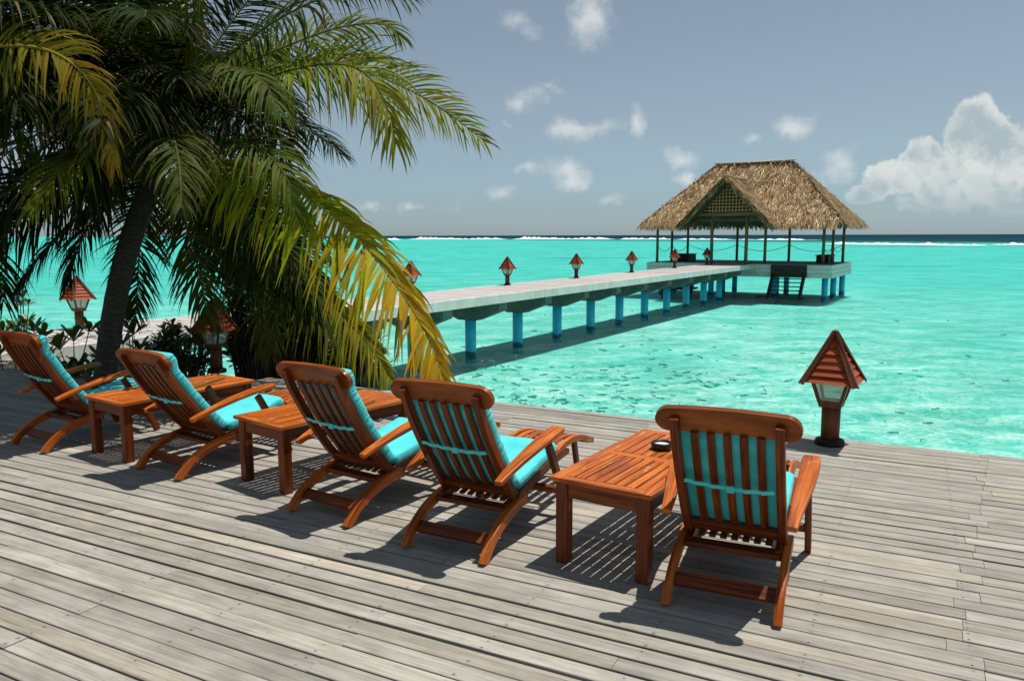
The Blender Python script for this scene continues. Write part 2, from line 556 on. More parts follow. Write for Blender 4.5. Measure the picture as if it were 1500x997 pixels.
def bark_mat():
    m, t = mat('ringed_palm_bark')
    uv = t.n('ShaderNodeUVMap').outputs[0]
    co = t.n('ShaderNodeTexCoord').outputs['Object']
    wob = t.noise(co, 4.0, 3.0)
    s_ = t.n('ShaderNodeSeparateXYZ', ins={0: uv})
    ring = t.math('FRACT', t.math('ADD', t.math('MULTIPLY', s_.outputs[0], 15.0), t.math('MULTIPLY', wob, 1.2)))
    r = t.rng(ring, 0.0, 0.22, 0.0, 1.0)
    nz = t.noise(t.vmath('MULTIPLY', co, (1, 1, 3)), 14.0, 5.0, 0.65)
    c = t.mix(t.rng(nz, 0.3, 0.7), rgba((0.035, 0.029, 0.024)), rgba((0.085, 0.073, 0.060)))
    c = t.mix(t.math('MULTIPLY', t.math('SUBTRACT', 1.0, r), 0.45), c, rgba((0.02, 0.017, 0.014)))
    bmp = t.n('ShaderNodeBump', ins={'Height': t.math('ADD', r, t.math('MULTIPLY', nz, 0.6)), 'Strength': 0.6, 'Distance': 0.015})
    b = t.n('ShaderNodeBsdfPrincipled', ins={'Base Color': c, 'Roughness': 0.85, 'Normal': bmp})
    finish(t, b)
    return m


BARK = bark_mat()


def glass_mat():
    m, t = mat('frosted_lantern_glass')
    d = t.n('ShaderNodeBsdfPrincipled', ins={'Base Color': rgba((0.62, 0.68, 0.64)), 'Roughness': 0.15})
    tr = t.n('ShaderNodeBsdfTransparent', ins={'Color': rgba((0.90, 0.95, 0.93))})
    finish(t, t.n('ShaderNodeMixShader', ins={0: 0.68, 1: d, 2: tr}))
    return m


GLASS = glass_mat()

# the reef edge: a wavering line on the ground plane beyond which the sea is deep
REEF_A, REEF_B = Vector((-90.0, 980.0)), Vector((330.0, 250.0))


def water_mat():
    m, t = mat('lagoon_water')
    pos = t.n('ShaderNodeNewGeometry').outputs['Position']
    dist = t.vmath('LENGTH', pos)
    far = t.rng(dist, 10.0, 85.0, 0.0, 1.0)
    vfar = t.rng(dist, 60.0, 900.0)
    p1 = t.vmath('MULTIPLY', pos, (1.0, 1.0, 0.0))
    # ripples: sharpened wavelets at three sizes
    warp = t.vmath('SCALE', t.vmath('SUBTRACT', t.noise(p1, 0.9, 2.0, out=1), (0.5, 0.5, 0.5)), scale=1.3)
    pw_ = t.vmath('ADD', p1, warp)
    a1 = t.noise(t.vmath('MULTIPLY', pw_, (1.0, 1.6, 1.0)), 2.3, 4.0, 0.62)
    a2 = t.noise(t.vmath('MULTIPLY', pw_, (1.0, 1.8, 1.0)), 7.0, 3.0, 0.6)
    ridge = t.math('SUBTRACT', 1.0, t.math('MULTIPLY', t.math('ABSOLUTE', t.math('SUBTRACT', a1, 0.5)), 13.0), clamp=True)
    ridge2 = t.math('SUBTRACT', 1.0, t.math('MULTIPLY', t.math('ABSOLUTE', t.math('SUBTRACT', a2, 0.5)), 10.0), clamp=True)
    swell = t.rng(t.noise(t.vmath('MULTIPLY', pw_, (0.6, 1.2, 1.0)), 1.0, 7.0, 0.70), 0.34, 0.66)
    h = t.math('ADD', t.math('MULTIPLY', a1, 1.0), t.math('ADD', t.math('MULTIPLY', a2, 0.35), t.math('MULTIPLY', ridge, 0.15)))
    bmp = t.n('ShaderNodeBump', ins={'Height': h, 'Strength': t.rng(dist, 10.0, 260.0, 0.8, 0.15), 'Distance': 0.20})
    # water tint: pale near shallows, stronger turquoise further out, ripple light painted in
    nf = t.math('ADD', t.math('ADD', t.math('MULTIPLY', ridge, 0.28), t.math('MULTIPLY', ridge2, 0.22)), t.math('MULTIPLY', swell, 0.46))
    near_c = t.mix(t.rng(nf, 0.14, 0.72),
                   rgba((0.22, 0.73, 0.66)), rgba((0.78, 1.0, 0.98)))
    mid = t.noise(t.vmath('MULTIPLY', p1, (0.10, 0.16, 1.0)), 1.0, 5.0, 0.65)
    far_c = t.mix(t.rng(mid, 0.35, 0.65), rgba((0.24, 0.80, 0.79)), rgba((0.35, 0.87, 0.85)))
    lines = t.noise(t.vmath('MULTIPLY', p1, (0.40, 1.3, 1.0)), 1.0, 6.0, 0.72)
    far_c = t.mix(t.math('MULTIPLY', t.rng(lines, 0.50, 0.70), 0.55), far_c, rgba((0.56, 0.98, 0.94)))
    far_c = t.mix(t.math('MULTIPLY', t.rng(lines, 0.48, 0.34), 0.6), far_c, rgba((0.17, 0.76, 0.75)))
    a3 = t.noise(t.vmath('MULTIPLY', pw_, (0.55, 1.5, 1.0)), 0.8, 5.0, 0.7)
    far_c = t.mix(t.math('MULTIPLY', t.rng(a3, 0.50, 0.36), 0.65), far_c, rgba((0.14, 0.69, 0.66)))
    far_c = t.mix(t.math('MULTIPLY', t.rng(a3, 0.54, 0.68), 0.5), far_c, rgba((0.60, 0.99, 0.96)))
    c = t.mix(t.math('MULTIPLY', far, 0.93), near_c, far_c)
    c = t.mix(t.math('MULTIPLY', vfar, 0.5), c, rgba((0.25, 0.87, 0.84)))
    patch = t.rng(t.noise(t.vmath('MULTIPLY', p1, (1.0, 1.5, 1.0)), 0.085, 4.0, 0.6), 0.42, 0.66)
    c = t.mix(t.math('MULTIPLY', patch, 0.42), c, rgba((0.17, 0.72, 0.68)))
    fr = t.math('MINIMUM', t.n('ShaderNodeFresnel', ins={'IOR': 1.33, 'Normal': bmp}).outputs[0], 0.085)
    fr = t.math('MULTIPLY', fr, t.rng(dist, 150.0, 1500.0, 0.8, 0.3))
    gl = t.n('ShaderNodeBsdfAnisotropic', ins={'Color': rgba((1, 1, 1)), 'Roughness': 0.12, 'Normal': bmp})
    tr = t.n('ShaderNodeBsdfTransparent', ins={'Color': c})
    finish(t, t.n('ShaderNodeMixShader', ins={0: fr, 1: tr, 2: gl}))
    return m


def seabed_mat():
    m, t = mat('white_sand_seabed')
    pos = t.n('ShaderNodeNewGeometry').outputs['Position']
    p1 = t.vmath('MULTIPLY', pos, (1.0, 1.0, 0.0))
    dist = t.vmath('LENGTH', pos)
    nz = t.noise(p1, 0.35, 5.0, 0.6)
    ripple_light = t.noise(t.vmath('MULTIPLY', p1, (1.0, 2.2, 1.0)), 2.6, 4.0, 0.62, 0.6)  # bright mottle of light through ripples, painted into the sand colour
    c = t.mix(t.rng(nz, 0.3, 0.7), rgba((0.60, 0.60, 0.54)), rgba((0.78, 0.77, 0.70)))
    c = t.mix(t.math('MULTIPLY', t.rng(ripple_light, 0.40, 0.66), t.rng(dist, 12.0, 60.0, 0.5, 0.1)), c, rgba((0.90, 0.90, 0.80)))
    tuft = t.rng(t.noise(t.vmath('MULTIPLY', p1, (1.0, 1.8, 1.0)), 1.7, 5.0, 0.7), 0.64, 0.72)
    c = t.mix(t.math('MULTIPLY', tuft, t.rng(dist, 10.0, 90.0, 0.42, 0.0)), c, rgba((0.20, 0.27, 0.19)))
    # coral heads: dark patches far out
    s_ = t.n('ShaderNodeSeparateXYZ', ins={0: pos})
    coral = t.noise(t.vmath('MULTIPLY', p1, (0.022, 0.060, 1.0)), 1.0, 5.0, 0.62)
    cm = t.math('MULTIPLY', t.rng(coral, 0.60, 0.66), t.rng(dist, 70.0, 130.0))
    c = t.mix(t.math('MULTIPLY', cm, 0.72), c, rgba((0.055, 0.12, 0.10)))
    # reef edge and the drop-off
    ab = (REEF_B - REEF_A)
    nn = Vector((-ab.y, ab.x)).normalized()
    if nn.x < 0:
        nn = -nn
    sd = t.math('ADD', t.math('MULTIPLY', s_.outputs[0], nn.x), t.math('MULTIPLY', s_.outputs[1], nn.y))
    sd = t.math('SUBTRACT', sd, nn.dot(REEF_A))
    sd = t.math('ADD', sd, t.math('MULTIPLY', t.math('SUBTRACT', t.noise(t.vmath('MULTIPLY', p1, (0.012, 0.012, 1.0)), 1.0, 5.0, 0.6), 0.5), 150.0))
    flat = t.rng(sd, -125.0, -45.0)
    c = t.mix(t.math('MULTIPLY', flat, 0.80), c, rgba((0.17, 0.145, 0.12)))
    deep = t.rng(sd, -18.0, 4.0)
    c = t.mix(deep, c, rgba((0.024, 0.050, 0.088)))
    b = t.n('ShaderNodeBsdfPrincipled', ins={'Base Color': c, 'Roughness': 0.95, 'Specular IOR Level': 0.0})
    finish(t, b)
    return m


WATER = water_mat()
SEABED = seabed_mat()


def foam_mat():
    m, t = mat('white_surf')
    co = t.n('ShaderNodeTexCoord').outputs['Object']
    c = t.mix(t.noise(co, 0.8, 4.0), rgba((0.70, 0.76, 0.76)), rgba((0.90, 0.92, 0.92)))
    finish(t, t.n('ShaderNodeBsdfPrincipled', ins={'Base Color': c, 'Roughness': 0.9}))
    return m


FOAM = foam_mat()

# ------------------------------------------------------------------ the sea
BIG = 30000.0
mb = MB()
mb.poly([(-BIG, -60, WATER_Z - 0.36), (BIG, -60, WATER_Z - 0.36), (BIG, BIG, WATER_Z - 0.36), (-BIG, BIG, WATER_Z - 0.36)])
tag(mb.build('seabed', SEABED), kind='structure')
mb = MB()
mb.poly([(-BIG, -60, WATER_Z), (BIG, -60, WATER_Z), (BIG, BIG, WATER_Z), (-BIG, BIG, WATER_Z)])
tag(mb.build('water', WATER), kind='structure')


def surf(px0, px1, py0, py1, h, name='surf'):
    """a ragged line of breaking white water"""
    mb = MB()
    a, b = ground(px0, py0, WATER_Z), ground(px1, py1, WATER_Z)
    n = max(24, int((px1 - px0) / 2.2))
    d = (b - a).normalized()
    nrm = Vector((-d.y, d.x, 0))
    rings = []
    for i in range(n + 1):
        f = i / n
        p = a.lerp(b, f)
        k = mnoise.noise(Vector((f * (px1 - px0) * 0.045, py0, 3.1))) * 0.5 + 0.5
        k2 = mnoise.noise(Vector((f * (px1 - px0) * 0.21, py0 * 3, 7.1))) * 0.5 + 0.5
        e = min(1.0, f * 9, (1 - f) * 9)
        hh = h * e * max(0.03, -0.25 + 1.6 * k * k2 + 0.55 * k2)
        wd = p.length * 0.012 * (0.4 + k)
        rings.append([p - nrm * wd + Vector((0, 0, 0.02)), p - nrm * wd * 0.4 + Vector((0, 0, hh * 0.55)),
                      p + Vector((0, 0, hh)), p + nrm * wd + Vector((0, 0, 0.02))])
    mb.loft(rings, False, False, True)
    tag(mb.build(name, FOAM), 'white line of surf breaking on the reef edge', 'surf', kind='stuff')


surf(561, 585, 351.0, 351.0, 1.5)
surf(600, 742, 350.4, 350.4, 2.3)
surf(752, 900, 350.4, 350.5, 2.6)
surf(908, 985, 350.6, 350.6, 1.6)
surf(990, 1200, 350.8, 351.6, 1.2)
surf(1205, 1395, 357.2, 359.2, 0.9)
surf(1330, 1446, 359.0, 359.5, 0.7)
surf(1455, 1640, 358.6, 358.6, 1.4)

# ------------------------------------------------------------------ the wooden deck
DA = R(-27.25)
DU = Vector((math.cos(DA), math.sin(DA), 0))
DV = Vector((-math.sin(DA), math.cos(DA), 0))
EDGE_V = 7.12
PITCHB = 0.1137
mb = MB()
NOTCH_U0, NOTCH_U1, NOTCH_V = -11.2, -7.1, EDGE_V - 1.02
v = EDGE_V
row = 0
joints = [-13.1, -11.9, -10.6, -9.4, -8.1, -6.9, -5.7, -4.5, -3.38, -2.1, -1.0, 0.3, 1.55, 2.8, 4.05, 5.3]
U_END = 8.5
while v > -3.2:
    wv = PITCHB - random.choice((0.008, 0.010, 0.012, 0.013, 0.015, 0.021))
    cuts = [-14.0]
    k = random.randrange(0, 3)
    if row % 2:
        k += 2
    while k < len(joints):
        cuts.append(joints[k])
        k += random.choice((2, 3, 3, 4))
    main = 0.30 + (0.055 if row % 2 else 0.0) + 0.10 * (v - 4.5) * (v > 3.6) + random.choice((0, 0, 0.05))
    cuts = [c for c in cuts if abs(c - main) > 1.0] + [main]
    cuts = sorted(cuts) + [U_END]
    for c0, c1 in zip(cuts, cuts[1:]):
        spans = [(c0, c1)]
        if v - wv > NOTCH_V:
            spans = []
            if c0 < NOTCH_U0:
                spans.append((c0, min(c1, NOTCH_U0)))
            if c1 > NOTCH_U1:
                spans.append((max(c0, NOTCH_U1), c1))
        for s0, s1 in spans:
            if s1 - s0 < 0.05:
                continue
            mb.col = (random.gauss(1.0, 0.085), random.random(), 0, 1)
            dz = random.gauss(0, 0.0012)
            tl = random.gauss(0, 0.0008)
            sk = random.gauss(0, 0.0006)
            e0, e1 = s0 + 0.0012, s1 - 0.0012
            rings = []
            m_ = max(1, int((e1 - e0) / 0.8))
            us = []
            for q in range(m_ + 1):
                uu = e0 + (e1 - e0) * q / m_
                wob = mnoise.noise(Vector((uu * 0.6, row * 3.7, 1.0))) * 0.0016
                a = v + wob
                b = v - wv + wob + sk
                P = lambda vv, zz: DU * uu + DV * vv + Vector((0, 0, zz))
                rings.append([P(b, -0.028), P(a, -0.028), P(a, dz + tl - 0.003), P(a - 0.003, dz + tl), P(b + 0.003, dz - tl), P(b, dz - tl - 0.003)])
                us.append(uu)
            n = 6
            b0 = len(mb.v)
            for r_ in rings:
                mb.v.extend([tuple(p) for p in r_])
            vv = [0.0, 0.0, 0.0, 0.003, wv - 0.003, wv]
            for q in range(m_):
                for i in range(n):
                    j = (i + 1) % n
                    mb.face((b0 + q * n + i, b0 + q * n + j, b0 + (q + 1) * n + j, b0 + (q + 1) * n + i),
                            [(us[q], vv[i]), (us[q], vv[j]), (us[q + 1], vv[j]), (us[q + 1], vv[i])])
            mb.face([b0 + i for i in range(n)][::-1])
            mb.face([b0 + m_ * n + i for i in range(n)])
    v -= PITCHB
    row += 1
deck = mb.build('wooden_deck', DECK)
tag(deck, kind='structure')
mb = MB()
for k in range(-22, 14):
    u_ = k * 0.62
    ve = NOTCH_V if NOTCH_U0 < u_ < NOTCH_U1 else EDGE_V
    mb.bar(DU * u_ + DV * -3.1 + Vector((0, 0, -0.105)), DU * u_ + DV * (ve - 0.02) + Vector((0, 0, -0.105)), 0.06, 0.14, DU)
mb.bar(DU * NOTCH_U1 + DV * (EDGE_V - 0.03) + Vector((0, 0, -0.11)), DU * U_END + DV * (EDGE_V - 0.03) + Vector((0, 0, -0.11)), 0.035, 0.16, DV)
mb.bar(DU * NOTCH_U0 + DV * (NOTCH_V - 0.03) + Vector((0, 0, -0.11)), DU * NOTCH_U1 + DV * (NOTCH_V - 0.03) + Vector((0, 0, -0.11)), 0.035, 0.16, DV)
tag(mb.build('deck_joists', JOIST), kind='structure')

# dark ground below the deck and a low bank of sand where the shrubs and the palms grow
mb = MB()
NU, NV = 44, 26
b0 = len(mb.v)
for i in range(NU + 1):
    for j in range(NV + 1):
        u_ = -17.0 + 26.0 * i / NU
        v_ = -4.0 + 14.0 * j / NV
        lim = 6.55 if u_ > -5.3 else 6.55 + 1.7 * min(1.0, (-5.3 - u_) / 1.5)
        z_ = -0.62 - 1.75 * max(0.0, min(1.0, (v_ - lim + 0.4) / 1.5))
        if u_ > 7:
            z_ -= 0.9 * (u_ - 7)
        z_ += 0.06 * mnoise.noise(Vector((u_ * 1.3, v_ * 1.3, 0)))
        p = DU * u_ + DV * v_
        mb.v.append((p.x, p.y, z_))
for i in range(NU):
    for j in range(NV):
        a = b0 + i * (NV + 1) + j
        mb.face((a, a + NV + 1, a + NV + 2, a + 1), None, True)
tag(mb.build('sand_bank', SAND), kind='structure')

# ------------------------------------------------------------------ lanterns
def make_lantern():
    root = empty('lantern_post', (0, 0, 0))
    mb = MB()
    mb.lathe([(0.118, 0.0), (0.122, 0.022), (0.112, 0.045), (0.085, 0.055)], 28)
    mb.build('base', DARKW, root)
    mb = MB()
    mb.lathe([(0.074, 0.05), (0.076, 0.33)], 24)
    mb.build('post', LAMPW, root)
    # tapered cage: tray, four corner bars, top ring
    mb = MB()
    zb, zt, hb, ht = 0.325, 0.555, 0.085, 0.135
    mb.loft([[(-hb, -hb, zb), (hb, -hb, zb), (hb, hb, zb), (-hb, hb, zb)],
             [(-hb - .012, -hb - .012, zb + .055), (hb + .012, -hb - .012, zb + .055), (hb + .012, hb + .012, zb + .055), (-hb - .012, hb + .012, zb + .055)]])
    for sx in (-1, 1):
        for sy in (-1, 1):
            mb.bar((sx * hb, sy * hb, zb + .05), (sx * ht, sy * ht, zt), 0.026, 0.026)
    for a, b in (((-1, -1), (1, -1)), ((1, -1), (1, 1)), ((1, 1), (-1, 1)), ((-1, 1), (-1, -1))):
        d = Vector((b[1] - a[1], a[0] - b[0], 0))
        mb.bar((a[0] * ht, a[1] * ht, zt - .005), (b[0] * ht, b[1] * ht, zt - .005), 0.024, 0.03, d)
    mb.build('lantern_frame', LAMPW, root, 0.002)
    for k in range(4):
        mb = MB()
        m = Matrix.Rotation(k * math.pi / 2, 3, 'Z')
        h0, h1 = hb + 0.004, ht - 0.002
        z0, z1 = zb + 0.058, zt - 0.022
        ring = lambda o: [m @ Vector(p) for p in ((-h0 + .006, -h0 - .004 + o, z0), (h0 - .006, -h0 - .004 + o, z0), (h1 - .012, -h1 + .006 + o, z1), (-h1 + .012, -h1 + .006 + o, z1))]
        mb.loft([ring(0), ring(0.004)])
        mb.build('glass_pane', GLASS, root)
    # pyramid roof: louvre boards between hip boards
    mb = MB()
    half, ze, za = 0.216, 0.545, 0.945
    rows = 7
    for k in range(4):
        m = Matrix.Rotation(k * math.pi / 2, 3, 'Z')
        for r_ in range(rows):
            f0, f1 = r_ / rows, (r_ + 1.12) / rows
            f1 = min(f1, 0.985)
            w0, w1 = half * (1 - f0) - .012, half * (1 - f1) - .004
            z0, z1 = ze + (za - ze) * f0, ze + (za - ze) * f1
            y0, y1 = -half * (1 - f0) + .000, -half * (1 - f1) + .024
            w1 = max(w1, 0.006)
            ring = lambda o: [m @ Vector((-w0, y0 + o, z0)), m @ Vector((w0, y0 + o, z0)), m @ Vector((w1, y1 + o, z1)), m @ Vector((-w1, y1 + o, z1))]
            mb.loft([ring(0), ring(0.012)])
    mb.build('roof', LAMPR, root)
    for k in range(4):
        m = Matrix.Rotation(k * math.pi / 2, 3, 'Z')
        mb = MB()
        p0 = Vector((half + .008, -half - .008, ze - .012))
        p1 = Vector((0.004, -0.004, za + .012))
        t_ = (p1 - p0).normalized()
        for sd in (Vector((1, 0, 0)), Vector((0, 1, 0))):
            s_ = sd if sd.x else -sd
            off = (-sd if sd.x else sd) * 0.020
            nr = Vector((0, -1, 0)) if sd.x else Vector((1, 0, 0))
            q0, q1 = p0 + off + nr * 0.004, p1 + nr * 0.004
            a = m @ q0
            b = m @ q1
            mb.bar(a, b, 0.040, 0.012, m @ sd)
        mb.build('hip_board', LAMPW, root, 0.0015, 1)
    mb = MB()
    mb.lathe([(0.02, za - .02), (0.016, za + .012), (0.001, za + .03)], 4)
    mb.build('finial', LAMPW, root)
    return root


JS = R(32.2)
SV = Vector((math.sin(JS), math.cos(JS), 0))
NV_ = Vector((math.cos(JS), -math.sin(JS), 0))
JZ = 0.08


def sn(s, n, z=0.0):
    return SV * s + NV_ * n + Vector((0, 0, z))


lan = make_lantern()
lp = ground(1215, 650)
lan.location = lp
lan.rotation_euler = (0, 0, R(-32.7))
LG = 'red pyramid-roofed wooden lantern posts'
tag(lan, 'red-brown wooden lantern with louvred pyramid roof at the deck edge, behind the nearest chair', 'lantern', LG)
def add_lantern(loc, rz, label):
    o = copy_tree(lan)
    o.location = loc
    o.rotation_euler = (0, 0, rz)
    tag(o, label, 'lantern', LG)
    return o


add_lantern(ground(318, 545), R(-12), 'dark shaded lantern with white panes standing on the deck before the shrubs')
for s_, lab in ((7.75, 'orange-roofed lantern on the jetty just beside the palm trunk'),
                (12.5, 'red-roofed jetty lantern half hidden by fronds above the shaded deck lantern'),
                (17.2, 'jetty lantern with only its red roof showing past the yellowing frond tip'),
                (22.3, 'jetty lantern first past the palm frond, complete from red roof to post'),
                (27.35, 'jetty lantern second past the palm frond, halfway along the open walkway'),
                (32.75, 'jetty lantern third past the palm frond, last one before the pavilion platform'),
                (38.2, 'jetty lantern with sunlit red roof in front of the dark bench at the pavilion'),
                (43.3, 'dark lantern standing in the shade of the thatched roof beside a porch post')):
    add_lantern(sn(s_, -14.22, JZ), -JS, lab)

# ------------------------------------------------------------------ jetty
J0, J1 = -6.0, 45.4
NNEAR, NFAR = -12.12, -14.40
jet = empty('jetty', sn(20, (NNEAR + NFAR) / 2, 0), -JS, 'long pale timber jetty on blue piles leading to the thatched pavilion', 'jetty')
jinv = jet.matrix_basis.inverted() if False else (Matrix.Translation(sn(20, (NNEAR + NFAR) / 2, 0)) @ Matrix.Rotation(-JS, 4, 'Z')).inverted()


def jl(s, n, z):
    """jetty-local coordinates: x across (towards the near edge), y along"""
    return Vector((n - (NNEAR + NFAR) / 2, s - 20, z))


mb = MB()
s = J0
while s < J1:
    wv = 0.14
    mb.col = (random.gauss(1.0, 0.09), random.random(), 0, 1)
    n0, n1 = NFAR, NNEAR + 0.015
    x0, x1 = jl(s, n0, 0), jl(s, n1, 0)
    z0 = JZ + random.gauss(0, .0015)
    ring = lambda yy: [Vector((x0.x, yy, z0 - .03)), Vector((x1.x, yy, z0 - .03)), Vector((x1.x, yy, z0)), Vector((x0.x, yy, z0))]
    b = len(mb.v)
    y0, y1 = x0.y, x0.y + wv - 0.008
    mb.v.extend([(x0.x, y0, z0 - .03), (x1.x, y0, z0 - .03), (x1.x, y1, z0 - .03), (x0.x, y1, z0 - .03),
                 (x0.x, y0, z0), (x1.x, y0, z0), (x1.x, y1, z0), (x0.x, y1, z0)])
    uvq = [(0, 0), (2.3, 0), (2.3, wv), (0, wv)]
    for fc in ((4, 5, 6, 7), (0, 3, 2, 1), (0, 1, 5, 4), (1, 2, 6, 5), (2, 3, 7, 6), (3, 0, 4, 7)):
        mb.face([b + q for q in fc], uvq)
    s += wv
mb.build('walkway_boards', JDECK, jet)
for nm, n_ in (('fascia', NNEAR + 0.045), ('fascia', NFAR - 0.045)):
    mb = MB()
    s = J0
    while s < J1 - 0.1:
        e = min(s + 5.3, J1)
        mb.bar(jl(s + .006, n_, JZ - 0.118), jl(e - .006, n_, JZ - 0.118), 0.055, 0.25, Vector((1, 0, 0)))
        s = e
    mb.build(nm, FASCIA, jet, 0.004, 1)
PILE_S = [18.75 + 2.655 * k for k in range(-7, 10)]
for s in PILE_S:
    mb = MB()
    zt, zb_, zc = JZ - 0.235, JZ - 0.47, JZ - 0.80
    hw = (NNEAR - NFAR) / 2
    prof = [(-hw - .02, zt), (hw + .02, zt), (hw + .02, zb_), (0.30, zc), (-0.30, zc), (-hw - .02, zb_)]
    y = s - 20
    mb.loft([[Vector((x, y - 0.20, z)) for x, z in prof], [Vector((x, y + 0.20, z)) for x, z in prof]])
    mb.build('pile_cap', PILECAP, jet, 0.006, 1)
    mb = MB()
    mb.tube([(0, y, WATER_Z - 0.8), (0, y, zc + 0.02)], 0.165, 24)
    mb.build('pile', PILE, jet)
mb = MB()
for n_ in (-13.9, -13.25, -12.6):
    mb.bar(jl(J0, n_, JZ - 0.13), jl(J1, n_, JZ - 0.13), 0.08, 0.19, Vector((1, 0, 0)))
mb.build('stringers', JOIST, jet)

# ------------------------------------------------------------------ thatched pavilion
PC = (48.6, -13.3)
pav = empty('thatched_pavilion', sn(PC[0], PC[1], 0), -JS, 'open thatched pavilion with a lattice gable on a platform at the jetty end', 'pavilion')


def pl(s, n, z):
    return Vector((n - PC[1], s - PC[0], z))


PS0, PS1, PN0, PN1 = 45.5, 51.9, -18.75, -7.95
mb = MB()
s = PS0
while s < PS1 - .05:
    mb.col = (random.gauss(1, 0.1), random.random(), 0, 1)
    b = len(mb.v)
    a, c = pl(s, PN0, 0), pl(s + .132, PN1, 0)
    mb.v.extend([(a.x, a.y, JZ - .03), (c.x, a.y, JZ - .03), (c.x, c.y, JZ - .03), (a.x, c.y, JZ - .03), (a.x, a.y, JZ), (c.x, a.y, JZ), (c.x, c.y, JZ), (a.x, c.y, JZ)])
    uvq = [(0, 0), (10, 0), (10, .13), (0, .13)]
    for fc in ((4, 5, 6, 7), (0, 3, 2, 1), (0, 1, 5, 4), (1, 2, 6, 5), (2, 3, 7, 6), (3, 0, 4, 7)):
        mb.face([b + q for q in fc], uvq)
    s += .14
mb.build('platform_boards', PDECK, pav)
mb = MB()
zc = JZ - 0.36
for (a, c, sd) in ((pl(PS0, PN0, zc), pl(PS0, PN1, zc), Vector((0, 1, 0))), (pl(PS1, PN0, zc), pl(PS1, PN1, zc), Vector((0, 1, 0))),
                   (pl(PS0 + .05, PN0, zc), pl(PS1 - .05, PN0, zc), Vector((1, 0, 0))), (pl(PS0 + .05, PN1, zc), pl(PS1 - .05, PN1, zc), Vector((1, 0, 0)))):
    for k in (0, 1, 2):
        o_ = Vector((0, 0, (1 - k) * 0.245))
        mb.bar(a + o_, c + o_, 0.06, 0.232, sd)
mb.build('platform_fascia', FASCIA, pav, 0.004, 1)
mb = MB()
for s in (46.6, 48.6, 50.8):
    mb.bar(pl(s, PN0 + .1, JZ - .3), pl(s, PN1 - .1, JZ - .3), 0.2, 0.5, Vector((0, 1, 0)))
mb.build('platform_beams', JOIST, pav)
for s, n in ((46.3, -18.1), (46.3, -14.9), (46.3, -11.2), (46.3, -8.4), (48.6, -18.1), (48.6, -8.35), (51.2, -18.1), (51.2, -14.9), (51.2, -11.6), (51.2, -8.3), (48.6, -11.6), (48.6, -14.9)):
    mb = MB()
    mb.tube([pl(s, n, WATER_Z - 0.8), pl(s, n, JZ - 0.5)], 0.165, 20)
    mb.build('pile', PILE, pav)
EZ = 2.42
posts = [(46.2, -18.35), (46.2, -11.75), (46.2, -8.55), (48.7, -18.35), (48.7, -8.5), (51.3, -18.2), (51.3, -14.85), (51.3, -11.55), (51.3, -8.35),
         (44.25, -14.28), (44.25, -12.30)]
for i, (s, n) in enumerate(posts):
    mb = MB()
    top = 2.95 if i < 9 else 2.75
    r_ = 0.085 if i < 9 else 0.10
    mb.tube([pl(s, n, JZ), pl(s, n, 1.2), pl(s, n, top)], [r_, r_ * .96, r_ * .92], 12)
    mb.build('post', POSTW, pav)

# roof: hip roof with a gabled porch over the walkway
RS0, RS1, RN0, RN1 = 44.7, 52.7, -18.85, -7.4
RID_S, RID_N0, RID_N1, RID_Z = 48.7, -15.55, -10.95, 6.08
GS, GN, GHW, GZ = 43.3, -13.35, 2.5, 4.98
straw = [(0.32, 0.195, 0.085), (0.43, 0.29, 0.14), (0.56, 0.41, 0.23), (0.22, 0.125, 0.05), (0.68, 0.54, 0.35), (0.34, 0.18, 0.07), (0.115, 0.065, 0.028)]


def slab(mb, pts, th=0.16):
    pts = [Vector(p) for p in pts]
    n = (pts[1] - pts[0]).cross(pts[2] - pts[0]).normalized()
    if n.z < 0:
        n = -n
    mb.col = (0.13, 0.060, 0.026, 1)
    mb.loft([[p - n * th for p in pts], pts])


def strips(mb, pts, count, inside=None):
    """straw tufts laid down the slope of the planar polygon (bl, br, tr, tl)"""
    bl, br, tr, tl = (Vector(p) for p in pts)
    n = (br - bl).cross(tl - bl).normalized()
    if n.z < 0:
        n = -n
    dn = Vector((n.x * n.z, n.y * n.z, -(n.x ** 2 + n.y ** 2))).normalized()
    for _ in range(count):
        fv = 1 - math.sqrt(random.random()) if (tr - tl).length < (br - bl).length * 0.5 else random.random()
        fu = random.random()
        p = bl.lerp(br, fu).lerp(tl.lerp(tr, fu), fv)
        if inside and not inside(p):
            continue
        L = random.uniform(0.35, 0.85)
        wd = random.uniform(0.012, 0.032)
        sd = n.cross(dn)
        d = (dn + sd * random.gauss(0, 0.22)).normalized()
        wv = (sd - d * sd.dot(d)).normalized() * wd
        lift = random.uniform(0.02, 0.09)
        q0 = p + n * random.uniform(0.0, 0.03)
        q1 = p + d * L * .55 + n * lift
        q2 = p + d * L + n * (lift + random.uniform(-.05, .06)) + Vector((0, 0, -0.05))
        base = random.choice(straw)
        k = random.uniform(0.62, 1.38) * (0.70 + 0.75 * (0.5 + 0.5 * mnoise.noise(p * 1.1)))
        mb.col = (base[0] * k, base[1] * k, base[2] * k, 1)
        b = len(mb.v)
        mb.v.extend([tuple(q0 - wv), tuple(q0 + wv), tuple(q1 + wv * .8), tuple(q1 - wv * .8), tuple(q2)])
        mb.face((b, b + 1, b + 2, b + 3))
        mb.face((b + 3, b + 2, b + 4))


